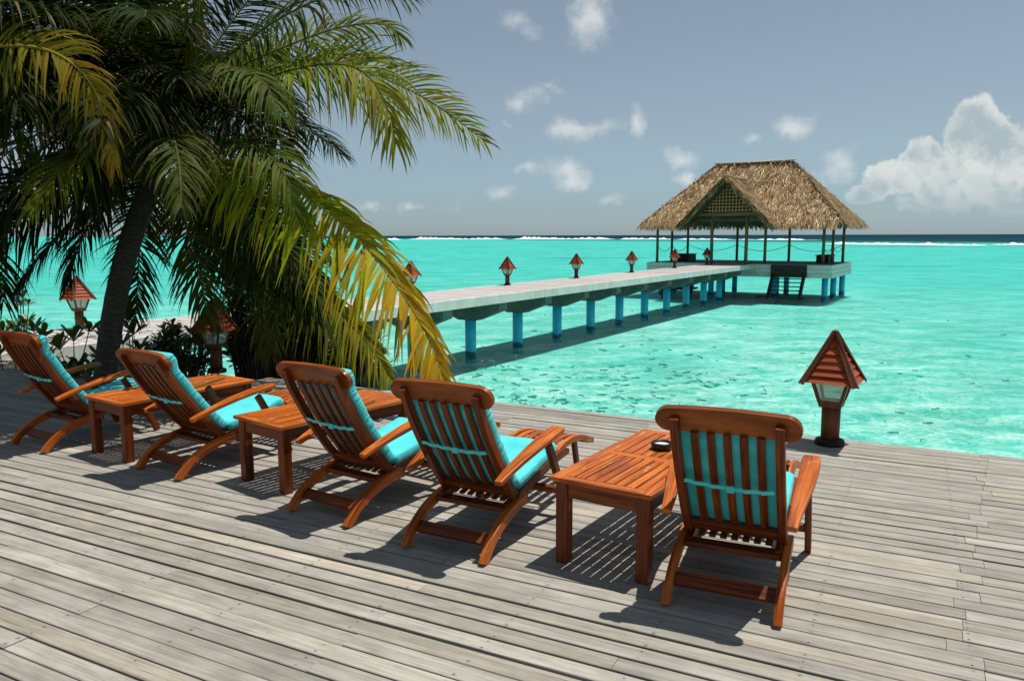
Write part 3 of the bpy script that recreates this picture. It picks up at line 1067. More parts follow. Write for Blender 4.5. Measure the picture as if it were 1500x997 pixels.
def fringe(mb, a, b, out, count, z_in=0.10):
    a, b, out = Vector(a), Vector(b), Vector(out)
    for _ in range(count):
        p = a.lerp(b, random.random()) + out * random.uniform(-0.28, 0.05) + Vector((0, 0, random.uniform(-0.06, 0.10)))
        L = random.uniform(0.14, 0.38)
        wd = (b - a).normalized() * random.uniform(0.015, 0.045)
        q = p + Vector((random.gauss(0, .05), random.gauss(0, .05), -L)) + out * random.uniform(-0.02, 0.10)
        base = random.choice(straw)
        k = random.uniform(0.6, 1.1)
        mb.col = (base[0] * k, base[1] * k, base[2] * k, 1)
        i = len(mb.v)
        mb.v.extend([tuple(p - wd), tuple(p + wd), tuple(q + wd * .4), tuple(q - wd * .4)])
        mb.face((i, i + 1, i + 2, i + 3))


A_, B_, C_, D_ = pl(RS0, RN0, EZ), pl(RS0, RN1, EZ), pl(RS1, RN1, EZ), pl(RS1, RN0, EZ)
E_, F_ = pl(RID_S, RID_N0, RID_Z), pl(RID_S, RID_N1, RID_Z)
mb = MB()
# where the porch opens, the front slope is left out
fs = (RID_Z - EZ) / (RID_S - RS0)                     # slope of the front plane
g_back_s = RS0 + (GZ - EZ) / fs                       # where the porch ridge meets the front slope
GL, GR, GT = pl(RS0, GN - GHW, EZ), pl(RS0, GN + GHW, EZ), pl(g_back_s, GN, GZ)
slab(mb, [A_, GL, GT, E_])
slab(mb, [GR, B_, F_, GT])
slab(mb, [GT, F_, E_])
slab(mb, [B_, C_, F_])
slab(mb, [C_, D_, E_, F_])
slab(mb, [D_, A_, E_])


def in_main(p):
    # outside the porch valley triangle
    y, x, z = p.y + PC[0], p.x + PC[1], p.z
    if y > g_back_s:
        return True
    hw = GHW * (1 - (y - RS0) / (g_back_s - RS0))
    return abs(x - GN) > hw - 0.05


strips(mb, [A_, B_, F_, E_], 16000, in_main)
strips(mb, [B_, C_, F_, F_], 3800)
strips(mb, [D_, A_, E_, E_], 2800)
strips(mb, [C_, D_, E_, F_], 2200)
GA, GB, GAP = pl(GS, GN - GHW, EZ), pl(GS, GN + GHW, EZ), pl(GS, GN, GZ)
slab(mb, [GA, GL, GT, GAP], 0.20)
slab(mb, [GR, GB, GAP, GT], 0.20)
strips(mb, [GL, GA, GAP, GT], 2000)
strips(mb, [GB, GR, GT, GAP], 2800)
# the cut edge of the gable, thick thatch seen end on
for sgn in (-1, 1):
    for _ in range(900):
        f = random.random()
        p = (GA if sgn < 0 else GB).lerp(GAP, f) + Vector((0, random.uniform(-.10, .25), random.uniform(-.30, .04)))
        L = random.uniform(.18, .42)
        q = p + Vector((sgn * L * .62 + random.gauss(0, .03), random.uniform(-.10, .03), -L * .85))
        wd = Vector((0.02, 0.015, 0.01)) * random.uniform(.6, 1.5)
        base = random.choice(straw)
        k = random.uniform(.55, 1.1)
        mb.col = (base[0] * k, base[1] * k, base[2] * k, 1)
        i = len(mb.v)
        mb.v.extend([tuple(p - wd), tuple(p + wd), tuple(q)])
        mb.face((i, i + 1, i + 2))
def tufts(mb, a, b, count, r=0.09):
    a, b = Vector(a), Vector(b)
    for _ in range(count):
        p = a.lerp(b, random.random()) + Vector((random.gauss(0, r), random.gauss(0, r), random.uniform(-.08, .07)))
        d = Vector((random.gauss(0, 1), random.gauss(0, 1), random.uniform(-1.1, .1))).normalized() * random.uniform(.2, .55)
        wd = d.cross(Vector((0, 0, 1))).normalized() * random.uniform(.012, .03)
        base = random.choice(straw)
        k = random.uniform(.7, 1.35)
        mb.col = (base[0] * k, base[1] * k, base[2] * k, 1)
        i = len(mb.v)
        mb.v.extend([tuple(p - wd), tuple(p + wd), tuple(p + d)])
        mb.face((i, i + 1, i + 2))


tufts(mb, E_, F_, 420)
tufts(mb, GAP, GT, 260)
for q_ in (A_, B_):
    tufts(mb, q_, E_ if q_ is A_ else F_, 420, 0.07)
for q_ in (C_, D_):
    tufts(mb, q_, F_ if q_ is C_ else E_, 420, 0.07)
roof = mb.build('roof', THATCH, pav)
mb = MB()
oy, ox = Vector((0, -1, 0)), Vector((1, 0, 0))
fringe(mb, A_, GL, oy, 260)
fringe(mb, GR, B_, oy, 380)
fringe(mb, B_, C_, ox, 520)
fringe(mb, C_, D_, -oy, 620)
fringe(mb, D_, A_, -ox, 420)
fringe(mb, GA, GL, -ox, 120)
fringe(mb, GB, GR, ox, 140)
mb.build('eave_fringe', THATCH, roof)
mb = MB()
mb.tube([E_ + Vector((-.12, 0, .07)), E_.lerp(F_, .5) + Vector((0, 0, .03)), F_ + Vector((.12, 0, .07))], 0.045, 8)
mb.tube([GAP + Vector((0, -.06, .05)), GT + Vector((0, .1, .05))], 0.035, 8)
mb.build('ridge_pole', wood_mat('bleached_ridge_pole', (.44, .33, .19), (.60, .47, .29), (.74, .60, .40), .8), roof)
mb = MB()
LS = 44.32
gb = 3.02
x_at = lambda z: GHW * (GZ - z) / (GZ - EZ) - 0.34
for k in range(-6, 7):
    x = k * 0.19
    zt = GZ - (abs(x) + .34) / GHW * (GZ - EZ)
    if zt > gb + .1:
        mb.bar(pl(LS, GN + x, gb), pl(LS, GN + x, zt), 0.028, 0.02)
z = gb + .1
while z < GZ - .35:
    hw = x_at(z)
    mb.bar(pl(LS - .022, GN - hw, z), pl(LS - .022, GN + hw, z), 0.02, 0.028, Vector((0, 1, 0)))
    z += 0.19
mb.build('gable_lattice', LATT, pav)
mb = MB()
mb.bar(pl(LS + .04, GN - x_at(2.9) - .1, 2.9), pl(LS + .04, GN + x_at(2.9) + .1, 2.9), 0.10, 0.17, Vector((0, 1, 0)))
for n_ in (-18.3, -8.5):
    mb.bar(pl(45.6, n_, 2.72), pl(51.8, n_, 2.72), 0.12, 0.16, Vector((1, 0, 0)))
for s_ in (46.2, 51.3):
    mb.bar(pl(s_, -18.4, 2.62), pl(s_, -8.3, 2.62), 0.12, 0.16, Vector((0, 1, 0)))
for n_ in (-14.28, -12.3):
    mb.bar(pl(44.25, n_, 2.74), pl(46.3, n_, 2.74), 0.10, 0.14, Vector((1, 0, 0)))
mb.build('roof_beams', POSTW, pav)
# rope rails sagging between the posts
railp = [(46.2, -18.35), (48.7, -18.35), (51.3, -18.2), (51.3, -14.85), (51.3, -11.55), (51.3, -8.35), (48.7, -8.5), (46.2, -8.55)]
for (a, b) in zip(railp, railp[1:]):
    mb = MB()
    pa, pb = pl(*a, JZ + 1.05), pl(*b, JZ + 1.05)
    mb.tube([pa.lerp(pb, k / 14) + Vector((0, 0, -0.42 * 4 * (k / 14) * (1 - k / 14))) for k in range(15)], 0.016, 6)
    mb.build('rope_rail', ROPE, pav)
# steps down into the water, off the front of the platform
def stairs(s_top, n0, n1, drop, run, along_n=False, name='steps'):
    mb = MB()
    for n_ in (n0, n1):
        mb.bar(pl(s_top, n_, JZ - .62), pl(s_top - run, n_, JZ - .62 - drop), 0.13, 0.30, Vector((1, 0, 0)))
    for k in range(1, 6):
        f = k / 5.6
        mb.box(pl(s_top - run * f, (n0 + n1) / 2, JZ - .62 - drop * f + .06), (abs(n1 - n0), 0.24, 0.045))
    return mb.build(name, DARKW, pav, 0.003, 1)


stairs(45.36, -11.05, -9.35, 1.18, 0.95)
mb = MB()
mb.box(pl(44.1, -10.3, WATER_Z + 0.02), (2.6, 0.5, 0.05))
mb.box(pl(45.44, -10.2, JZ - .13), (1.95, 0.10, 0.24))
mb.box(pl(45.44, -10.2, JZ - .47), (1.95, 0.09, 0.42))
mb.build('step_landing', JOIST, pav, 0.003, 1)
st = stairs(45.36, -16.9, -15.6, 1.1, 0.75)
mb = MB()
mb.box(pl(44.6, -16.3, WATER_Z + .28), (1.9, 1.3, 0.10))
mb.box(pl(44.1, -17.1, WATER_Z - .1), (.14, .14, 1.0))
mb.box(pl(44.1, -15.5, WATER_Z - .1), (.14, .14, 1.0))
mb.build('step_landing', DARKW, pav, 0.003, 1)


def bench(s, n, sx, sy, label):
    root = empty('storage_bench', sn(s, n, JZ + .002), -JS, label, 'bench', 'dark wooden benches in the pavilion')
    mb = MB()
    mb.box((0, 0, 0.21), (sx - .08, sy - .08, 0.42))
    for sg in (-1, 1):
        for k in range(4):
            mb.box((0, sg * (sy / 2 - .03), 0.06 + k * 0.095), (sx - .06, 0.022, 0.08))
    mb.build('box', DARKW, root)
    mb = MB()
    mb.box((0, 0, 0.455), (sx + .06, sy + .06, 0.05))
    mb.build('lid', DARKW, root, 0.006)


bench(48.7, -17.55, 1.25, 1.5, 'dark bench chest behind the porch posts, at the far side of the pavilion')
bench(49.6, -9.05, 0.75, 1.9, 'dark bench chest by the posts above the blue piles, near the water steps')

# ------------------------------------------------------------------ teak steamer chairs
def arc(pts, n=14):
    return catmull([Vector((0, y, z)) for y, z in pts], n)


def shift(pts, x):
    return [Vector((x, p.y, p.z)) for p in pts]


BACK = arc([(0.430, 0.205), (0.285, 0.38), (0.135, 0.60), (0.025, 0.79), (-0.035, 0.925)], 18)


def back_at(f, off):
    """point on the backrest curve at fraction f, moved off along its front normal"""
    k = f * (len(BACK) - 1)
    i = min(int(k), len(BACK) - 2)
    p = BACK[i].lerp(BACK[i + 1], k - i)
    t = (BACK[i + 1] - BACK[i]).normalized()
    nrm = Vector((0, t.z, -t.y))
    return p + nrm * off, t, nrm


def cushion(name, parent, fn, W, n_len, thick, ruffle=0.0):
    """pillow mesh: fn(f) -> (point, tangent, normal) of its underside; W half width"""
    mb = MB()
    NX, NT_ = 14, 6
    rings = []
    for j in range(n_len + 1):
        f = j / n_len
        p, t, nrm = fn(f)
        e = min(1.0, min(f, 1 - f) * 21)
        k = math.sqrt(max(0.0, 1 - (1 - e) ** 2))
        k = max(k, 0.22)
        ring = []
        M = 28
        for i in range(M):
            a = 2 * math.pi * i / M
            ca, sa = math.cos(a), math.sin(a)
            ex, ey = 0.20, 0.42
            x = math.copysign(abs(ca) ** ex, ca) * (W - (1 - k) * 0.02)
            y = math.copysign(abs(sa) ** ey, sa) * 0.5 * k + 0.5
            q = p + nrm * (y * thick)
            q = q + Vector((x, 0, 0))
            ruf = ruffle * math.sin(f * 190 + math.sin(f * 23) * 5) * (0.45 + 0.55 * mnoise.noise(Vector((f * 9, 2.0, 1.0))) + .3) * max(0.0, abs(ca) - .55) * 2.2
            wr = 0.008 * mnoise.noise(Vector((x * 8, f * 9, parent.name.__len__() + thick * 50)))
            q += nrm * (wr + ruf * (1 if sa > -0.2 else 0.2))
            q += Vector((ruf * .8 * (1 if x > 0 else -1), 0, 0))
            ring.append(q)
        rings.append(ring)
    mb.loft(rings, True, True, True)
    return mb.build(name, FABRIC, parent)


def make_chair():
    root = empty('steamer_chair', (0, 0, 0))
    # seat frame: two side rails, a rear cross board, long slats, brackets
    mb = MB()
    rail = arc([(0.30, 0.205), (0.46, 0.238), (0.70, 0.287), (0.95, 0.325), (1.10, 0.338), (1.17, 0.330)], 14)
    hts = [0.055] * 12 + [0.05, 0.045, 0.03]
    for sx in (-1, 1):
        mb.sweep(shift(rail, sx * 0.216), [(0.034, h) for h in hts], Vector((1, 0, 0)))
        mb.box((sx * 0.252, 0.455, 0.222), (0.036, 0.075, 0.060))
    mb.box((0, 0.31, 0.208), (0.46, 0.085, 0.026))
    mb.box((0, 0.94, 0.300), (0.40, 0.05, 0.03))
    for k in range(7):
        x = -0.165 + k * 0.055
        mb.sweep([Vector((x, y, z + .028)) for y, z in ((0.36, 0.205), (0.60, 0.252), (0.93, 0.302))], (0.034, 0.014), Vector((1, 0, 0)))
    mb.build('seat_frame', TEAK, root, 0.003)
    leg = arc([(-0.018, 0.0), (0.028, 0.058), (0.105, 0.122), (0.22, 0.178), (0.36, 0.215), (0.475, 0.232)], 16)
    for sx in (-1, 1):
        mb = MB()
        pts = shift(leg, sx * 0.2545)
        mb.sweep(pts, [(0.038, 0.058)] * len(pts), Vector((1, 0, 0)))
        # saw the foot level
        mb.v = [(x, y, max(z, 0.0)) for x, y, z in mb.v]
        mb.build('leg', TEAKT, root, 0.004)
    fl = arc([(0.655, 0.515), (0.735, 0.38), (0.825, 0.23), (0.90, 0.10), (0.945, 0.0)], 12)
    for sx in (-1, 1):
        mb = MB()
        pts = shift(fl, sx * 0.318)
        mb.sweep(pts, [(0.034, 0.05)] * 9 + [(0.034, 0.054)] * 4, Vector((1, 0, 0)))
        mb.v = [(x, y, max(z, 0.0)) for x, y, z in mb.v]
        mb.build('leg', TEAK, root, 0.004)
    mb = MB()
    mb.bar((-0.238, 0.092, 0.098), (0.238, 0.092, 0.098), 0.07, 0.024, Vector((0, 0.78, 0.62)))
    mb.build('stretcher', TEAK, root, 0.003)
    mb = MB()
    mb.bar((-0.302, 0.86, 0.165), (0.302, 0.86, 0.165), 0.055, 0.024, Vector((0, 0.55, -0.83)))
    mb.build('stretcher', TEAK, root, 0.003)
    # arms: narrow at the back, swelling to a broad hand rest
    for sx in (-1, 1):
        mb = MB()
        pts, wh = [], []
        ctrl = [(0.090, 0.425, 0.288, .046), (0.17, 0.452, 0.292, .056), (0.30, 0.492, 0.304, .068), (0.45, 0.530, 0.317, .084), (0.60, 0.556, 0.322, .094),
                (0.72, 0.570, 0.322, .096), (0.79, 0.575, 0.322, .088), (0.805, 0.575, 0.322, .074)]
        for y, z, x, w_ in ctrl:
            pts.append((sx * x, y, z))
            wh.append((w_, 0.030))
        mb.sweep(pts, wh, Vector((1, 0, 0)))
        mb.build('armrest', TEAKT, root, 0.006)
    # backrest
    mb = MB()
    for sx in (-1, 1):
        mb.sweep(shift(BACK, sx * 0.231), [(0.040, 0.048)] * len(BACK), Vector((1, 0, 0)))
    for k in range(5):
        x = (k - 2) * 0.0735
        sl = [back_at(f / 12 * 0.735 + 0.12, 0.012)[0] for f in range(13)]
        mb.sweep(shift(sl, x), (0.037, 0.016), Vector((1, 0, 0)))
    p, t, nrm = back_at(0.13, -0.002)
    mb.bar(Vector((-0.212, p.y, p.z)), Vector((0.212, p.y, p.z)), 0.062, 0.028, t)
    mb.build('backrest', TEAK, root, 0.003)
    # headrest: a curved board with rounded ends
    mb = MB()
    rings = []
    for i in range(81):
        x = -0.322 * math.cos(math.pi * i / 80)
        e = 0.322 - abs(x)
        k = math.sqrt(max(0.0, 1 - (1 - min(1.0, e / 0.064)) ** 2))
        hh = 0.064
        hh = max(hh * k, 0.010) if e < .064 else hh
        p, t, nrm = back_at(0.955, 0.036)
        bow = -0.030 * (x / 0.322) ** 2 + 0.008
        c = p - nrm * (-bow) * 1.0 + Vector((x, 0, 0)) + t * 0.004 + t * (-0.007 * (1 - (x / .322) ** 2))
        th = 0.0135
        rings.append([c - t * hh - nrm * th, c - t * hh + nrm * th, c + t * hh + nrm * th, c + t * hh - nrm * th])
    mb.loft(rings, True, True, False)
    mb.build('headrest', TEAKH, root, 0.004)
    # cushions
    bc = cushion('back_cushion', root, lambda f: back_at(0.085 + 0.895 * f, 0.030 if f < .75 else 0.030 + 0.022 * min(1, (f - .75) / .15)), 0.238, 120, 0.078, 0.0032)
    mb = MB()
    p, t, nrm = back_at(0.50, -0.034)
    pts = []
    for i in range(17):
        x = -0.205 + 0.41 * i / 16
        sag = -0.012 * (1 - (x / .205) ** 2) + 0.012 * (x < 0) * (-x / .205) + (-.004 if x > 0 else 0)
        pts.append(Vector((x, p.y, p.z)) + t * sag + nrm * (0.004 * math.sin(i * 2.1)))
    mb.sweep(pts, (0.024, 0.004), t)
    mb.box(Vector((0.01, p.y, p.z)) + t * -.010 - nrm * .004, (0.035, 0.014, 0.03))
    mb.build('tie_strap', FABRIC, bc)

    def seat_fn(f):
        y = 0.455 + 0.545 * f
        z = 0.262 + 0.105 * f - 0.012 * math.sin(f * math.pi)
        t = Vector((0, 0.982, 0.19)).normalized()
        return Vector((0, y, z)), t, Vector((0, -t.z, t.y))
    cushion('seat_cushion', root, seat_fn, 0.226, 26, 0.080)
    # footrest: arched slats on two short legs
    mb = MB()
    fr = arc([(1.03, 0.335), (1.16, 0.372), (1.32, 0.375), (1.48, 0.345), (1.60, 0.305), (1.66, 0.285)], 14)
    for sx in (-1, 1):
        mb.sweep(shift(fr, sx * 0.195), (0.030, 0.042), Vector((1, 0, 0)))
    for k in range(5):
        mb.sweep(shift([Vector((0, p.y, p.z + .012)) for p in fr[1:-1]], (k - 2) * 0.066), (0.044, 0.014), Vector((1, 0, 0)))
    for i in (1, 7, 12):
        mb.bar(Vector((-.195, fr[i].y, fr[i].z - .012)), Vector((.195, fr[i].y, fr[i].z - .012)), 0.04, 0.02, Vector((0, 1, 0)))
    foot = mb.build('footrest', TEAKT, root, 0.003)
    for sx in (-1, 1):
        mb = MB()
        mb.bar((sx * 0.163, 1.40, 0.352), (sx * 0.163, 1.50, 0.0), 0.030, 0.042, Vector((1, 0, 0)))
        mb.v = [(x, y, max(z, 0.0)) for x, y, z in mb.v]
        mb.build('leg', TEAK, foot, 0.003)
    return root


chair = make_chair()
CG = 'teak steamer chairs in a row on the deck'
spots = [(0.965, 3.410, -24.5, 0.0, 'nearest teak steamer chair, right of the table with the ashtray'),
         (-0.375, 4.095, -28.0, 0.0, 'teak steamer chair left of the table with the ashtray, slatted footrest showing past its arm'),
         (-1.200, 4.660, -34.3, 0.0, 'teak steamer chair between the two other chairs in full sun, backing onto the middle table'),
         (-2.615, 5.585, -34.0, -5.0, 'teak steamer chair between the shaded table by the palm and the middle table'),
         (-4.019, 6.306, -33.0, 0.0, 'teak steamer chair in palm shade, cut off by the edge of the photo')]
for i, (x, y, a, rec, lab) in enumerate(spots):
    c = chair if i == 0 else copy_tree(chair)
    c.location = (x, y, 0.002)
    c.rotation_euler = (0, 0, R(a))
    tag(c, lab, 'deck chair', CG)
    if rec:
        piv = Vector((0, 0.42, 0.22))
        for ch in c.children:
            if ch.name.split('.')[0] in ('backrest', 'headrest', 'back_cushion'):
                m = Matrix.Rotation(R(-rec), 3, 'X')
                ch.rotation_euler = (R(-rec), 0, 0)
                ch.location = piv - m @ piv

# ------------------------------------------------------------------ slatted tables
def make_table():
    """origin at the near left corner on the floor; x along the short side, y along the long side"""
    root = empty('slatted_table', (0, 0, 0))
    Wd, Ln, Z = 0.585, 1.22, 0.48
    mb = MB()
    t, bw = 0.024, 0.062
    zc = Z - t / 2
    for x in (bw / 2, Wd - bw / 2):
        mb.box((x, Ln / 2, zc), (bw, Ln, t))
    for y in (bw / 2, Ln / 2, Ln - bw / 2):
        mb.box((Wd / 2, y, zc - .0008), (Wd - 2 * bw - .002, bw, t))
    n = 8
    span = Wd - 2 * bw
    for k in range(n):
        x = bw + span * (k + .5) / n
        w_ = span / n - 0.009
        for (y0, y1) in ((bw + .002, Ln / 2 - bw / 2 - .002), (Ln / 2 + bw / 2 + .002, Ln - bw - .002)):
            mb.box((x, (y0 + y1) / 2, zc + random.uniform(-.001, .001)), (w_, y1 - y0, t))
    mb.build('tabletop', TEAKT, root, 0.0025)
    i = 0.025
    lw = 0.068
    for x in (i + lw / 2, Wd - i - lw / 2):
        for y in (i + lw / 2, Ln - i - lw / 2):
            mb = MB()
            mb.bar((x, y, 0), (x, y, Z - t - .001), lw, lw, Vector((1, 0, 0)))
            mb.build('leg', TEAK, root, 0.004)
    mb = MB()
    for y in (i + .022, Ln - i - .022):
        mb.box((Wd / 2, y, Z - t - .046), (Wd - 2 * i - 2 * lw - .002, 0.024, 0.088))
    for x in (i + .022, Wd - i - .022):
        mb.box((x, Ln / 2, Z - t - .046), (0.024, Ln - 2 * i - 2 * lw - .002, 0.088))
    mb.box((Wd / 2, Ln / 2, Z - t - .04), (Wd - 2 * i - .06, 0.03, 0.05))
    mb.build('apron', TEAK, root, 0.003)
    return root


tab = make_table()
TG = 'slatted teak tables between the chairs'
tabs = [(0.197, 4.005, -33.6, 'slatted teak table carrying the black ashtray, worn pale along one slat'),
        (-1.998, 5.440, -39.0, 'slatted red teak table between the two middle chairs, nothing on top'),
        (-3.467, 6.162, -35.0, 'slatted teak table nearest the palm trunk, half behind a chair back')]
for i, (x, y, a, lab) in enumerate(tabs):
    c = tab if i == 0 else copy_tree(tab)
    c.location = (x, y, 0.002)
    c.rotation_euler = (0, 0, R(a))
    tag(c, lab, 'table', TG)

ap = ground(969, 657, 0.484)
root = empty('ashtray', ap, 0.3, 'round black ashtray on the slatted table', 'ashtray')
mb = MB()
mb.lathe([(0.050, 0.0), (0.060, 0.006), (0.064, 0.040), (0.058, 0.044), (0.052, 0.038), (0.048, 0.018), (0.002, 0.016)], 28)
mb.build('bowl', BLACKC, root)
mb = MB()
mb.lathe([(0.050, 0.018), (0.0495, 0.028), (0.030, 0.033), (0.001, 0.036)], 20)
mb.build('ash', ASH, root)

# ------------------------------------------------------------------ palms
def frond(parent, ctrl, L=0.72, green=(0.085, 0.125, 0.016), tipc=None, side=0.85, droop=0.55, face=None, pairs=92, wid=0.0135, t0=0.16, dry=0.025, rc=(0.13, 0.13, 0.03), tsw=24, hug=0.0):
    P = catmull(ctrl, 60)
    n = len(P)
    mb = MB()
    mb.col = (*rc, 1)
    mb.tube(P, [0.015 * (1 - i / (n - 1)) ** 0.8 + 0.003 for i in range(n)], 6)
    acc = [0.0]
    for a, b in zip(P, P[1:]):
        acc.append(acc[-1] + (b - a).length)
    tot = acc[-1]
    up = Vector(face) if face else Vector((0, 0, 1))
    for q in range(pairs):
        f = t0 + (1 - t0) * ((q + random.uniform(-.25, .25)) / (pairs - 1))
        f = min(max(f, 0), 1)
        d = f * tot
        k = 0
        while k < n - 2 and acc[k + 1] < d:
            k += 1
        p = P[k].lerp(P[k + 1], (d - acc[k]) / max(1e-6, acc[k + 1] - acc[k]))
        T = (P[k + 1] - P[k]).normalized()
        N = up - T * up.dot(T)
        if N.length < 0.15:
            N = Vector((0, -1, 0.2)) - T * Vector((0, -1, 0.2)).dot(T)
        N.normalize()
        B = T.cross(N)
        g = (f - t0) / (1 - t0)
        prof = (0.55 + 0.45 * min(1, g / 0.22)) * (1.0 if g < 0.55 else 1.0 - 0.62 * ((g - .55) / .45) ** 1.3)
        for sg in (-1, 1):
            if random.random() < 0.03:
                continue
            ll = L * prof * random.uniform(0.80, 1.10) * (1.0 if random.random() > .06 else random.uniform(.35, .8))
            ang = R(tsw + 42 * g * g + random.gauss(0, 7))
            if hug and (B * sg).z > 0:
                ang = max(ang, R(38 + 30 * hug + random.gauss(0, 5)))
                ll *= 1 - 0.35 * hug
            d0 = (B * sg * math.cos(ang) * side * 1.25 + T * math.sin(ang) + N * 0.10 + Vector((random.gauss(0, .09), random.gauss(0, .09), random.gauss(0, .09)))).normalized()
            gv = Vector((0, 0, -1)) * droop * 1.75 * random.uniform(0.85, 1.15)
            wdir = (T - d0 * T.dot(d0)).normalized()
            wdir = (wdir + N * random.gauss(0, .35)).normalized()
            cc = [green[j] * random.uniform(0.75, 1.3) for j in range(3)]
            if tipc:
                h = max(0.0, min(1.0, (g - 0.42) / 0.45 + random.gauss(0, .10)))
                cc = [cc[j] * (1 - h) + tipc[j] * h * random.uniform(.75, 1.2) for j in range(3)]
            w_ = wid * random.uniform(.85, 1.15) * (0.7 + 0.3 * prof)
            b0 = len(mb.v)
            pos = p.copy()
            dr = d0.copy()
            S = 5
            prof_w = (0.55, 1.0, 0.95, 0.7, 0.4, 0.04)
            for j in range(S + 1):
                mb.v.append(tuple(pos - wdir * w_ * prof_w[j]))
                mb.v.append(tuple(pos + wdir * w_ * prof_w[j]))
                dr = (dr + gv * (0.10 + 0.42 * j / S)).normalized()
                pos = pos + dr * (ll / S)
                wdir = (wdir - dr * wdir.dot(dr)).normalized()
            brown = random.random() < dry
            uo = random.random() * 10
            for j in range(S):
                e = j / S
                c3 = cc
                if brown and j > 1:
                    c3 = (0.20, 0.135, 0.06)
                elif j == S - 1:
                    c3 = [cc[0] * 1.15 + .02, cc[1] * 1.0 + .01, cc[2]]
                mb.col = (c3[0], c3[1], c3[2], 1)
                a = b0 + 2 * j
                mb.face((a, a + 1, a + 3, a + 2), [(uo + e, uo), (uo + e, uo + .04), (uo + e + .2, uo + .04), (uo + e + .2, uo)], True)
    return mb.build('frond', PALM, parent)


PG = (0.085, 0.105, 0.010)
PD = (0.020, 0.031, 0.005)  # near-black green: crown shade painted into the leaf colour; sunlit fronds get brighter greens
PY = (0.60, 0.38, 0.028)


def palm_trunk(parent, pts, r0, r1):
    mb = MB()
    c = catmull(pts, 36)
    rad = []
    for i in range(len(c)):
        f = i / (len(c) - 1)
        r = r0 + (r1 - r0) * f
        r += 0.018 * max(0, 1 - f * 7)
        r += 0.003 * (i % 2)
        rad.append(r)
    mb.tube(c, rad, 20)
    return mb.build('trunk', BARK, parent)


tb = at(158, 565, 9.25)
palm = empty('coconut_palm', (tb.x, tb.y, -0.75), 0, 'leaning coconut palm with ringed grey trunk and long arching fronds by the deck', 'palm tree')
pm = Matrix.Translation((tb.x, tb.y, -0.75)).inverted()


def pw3(*c):
    return pm @ at(*c)


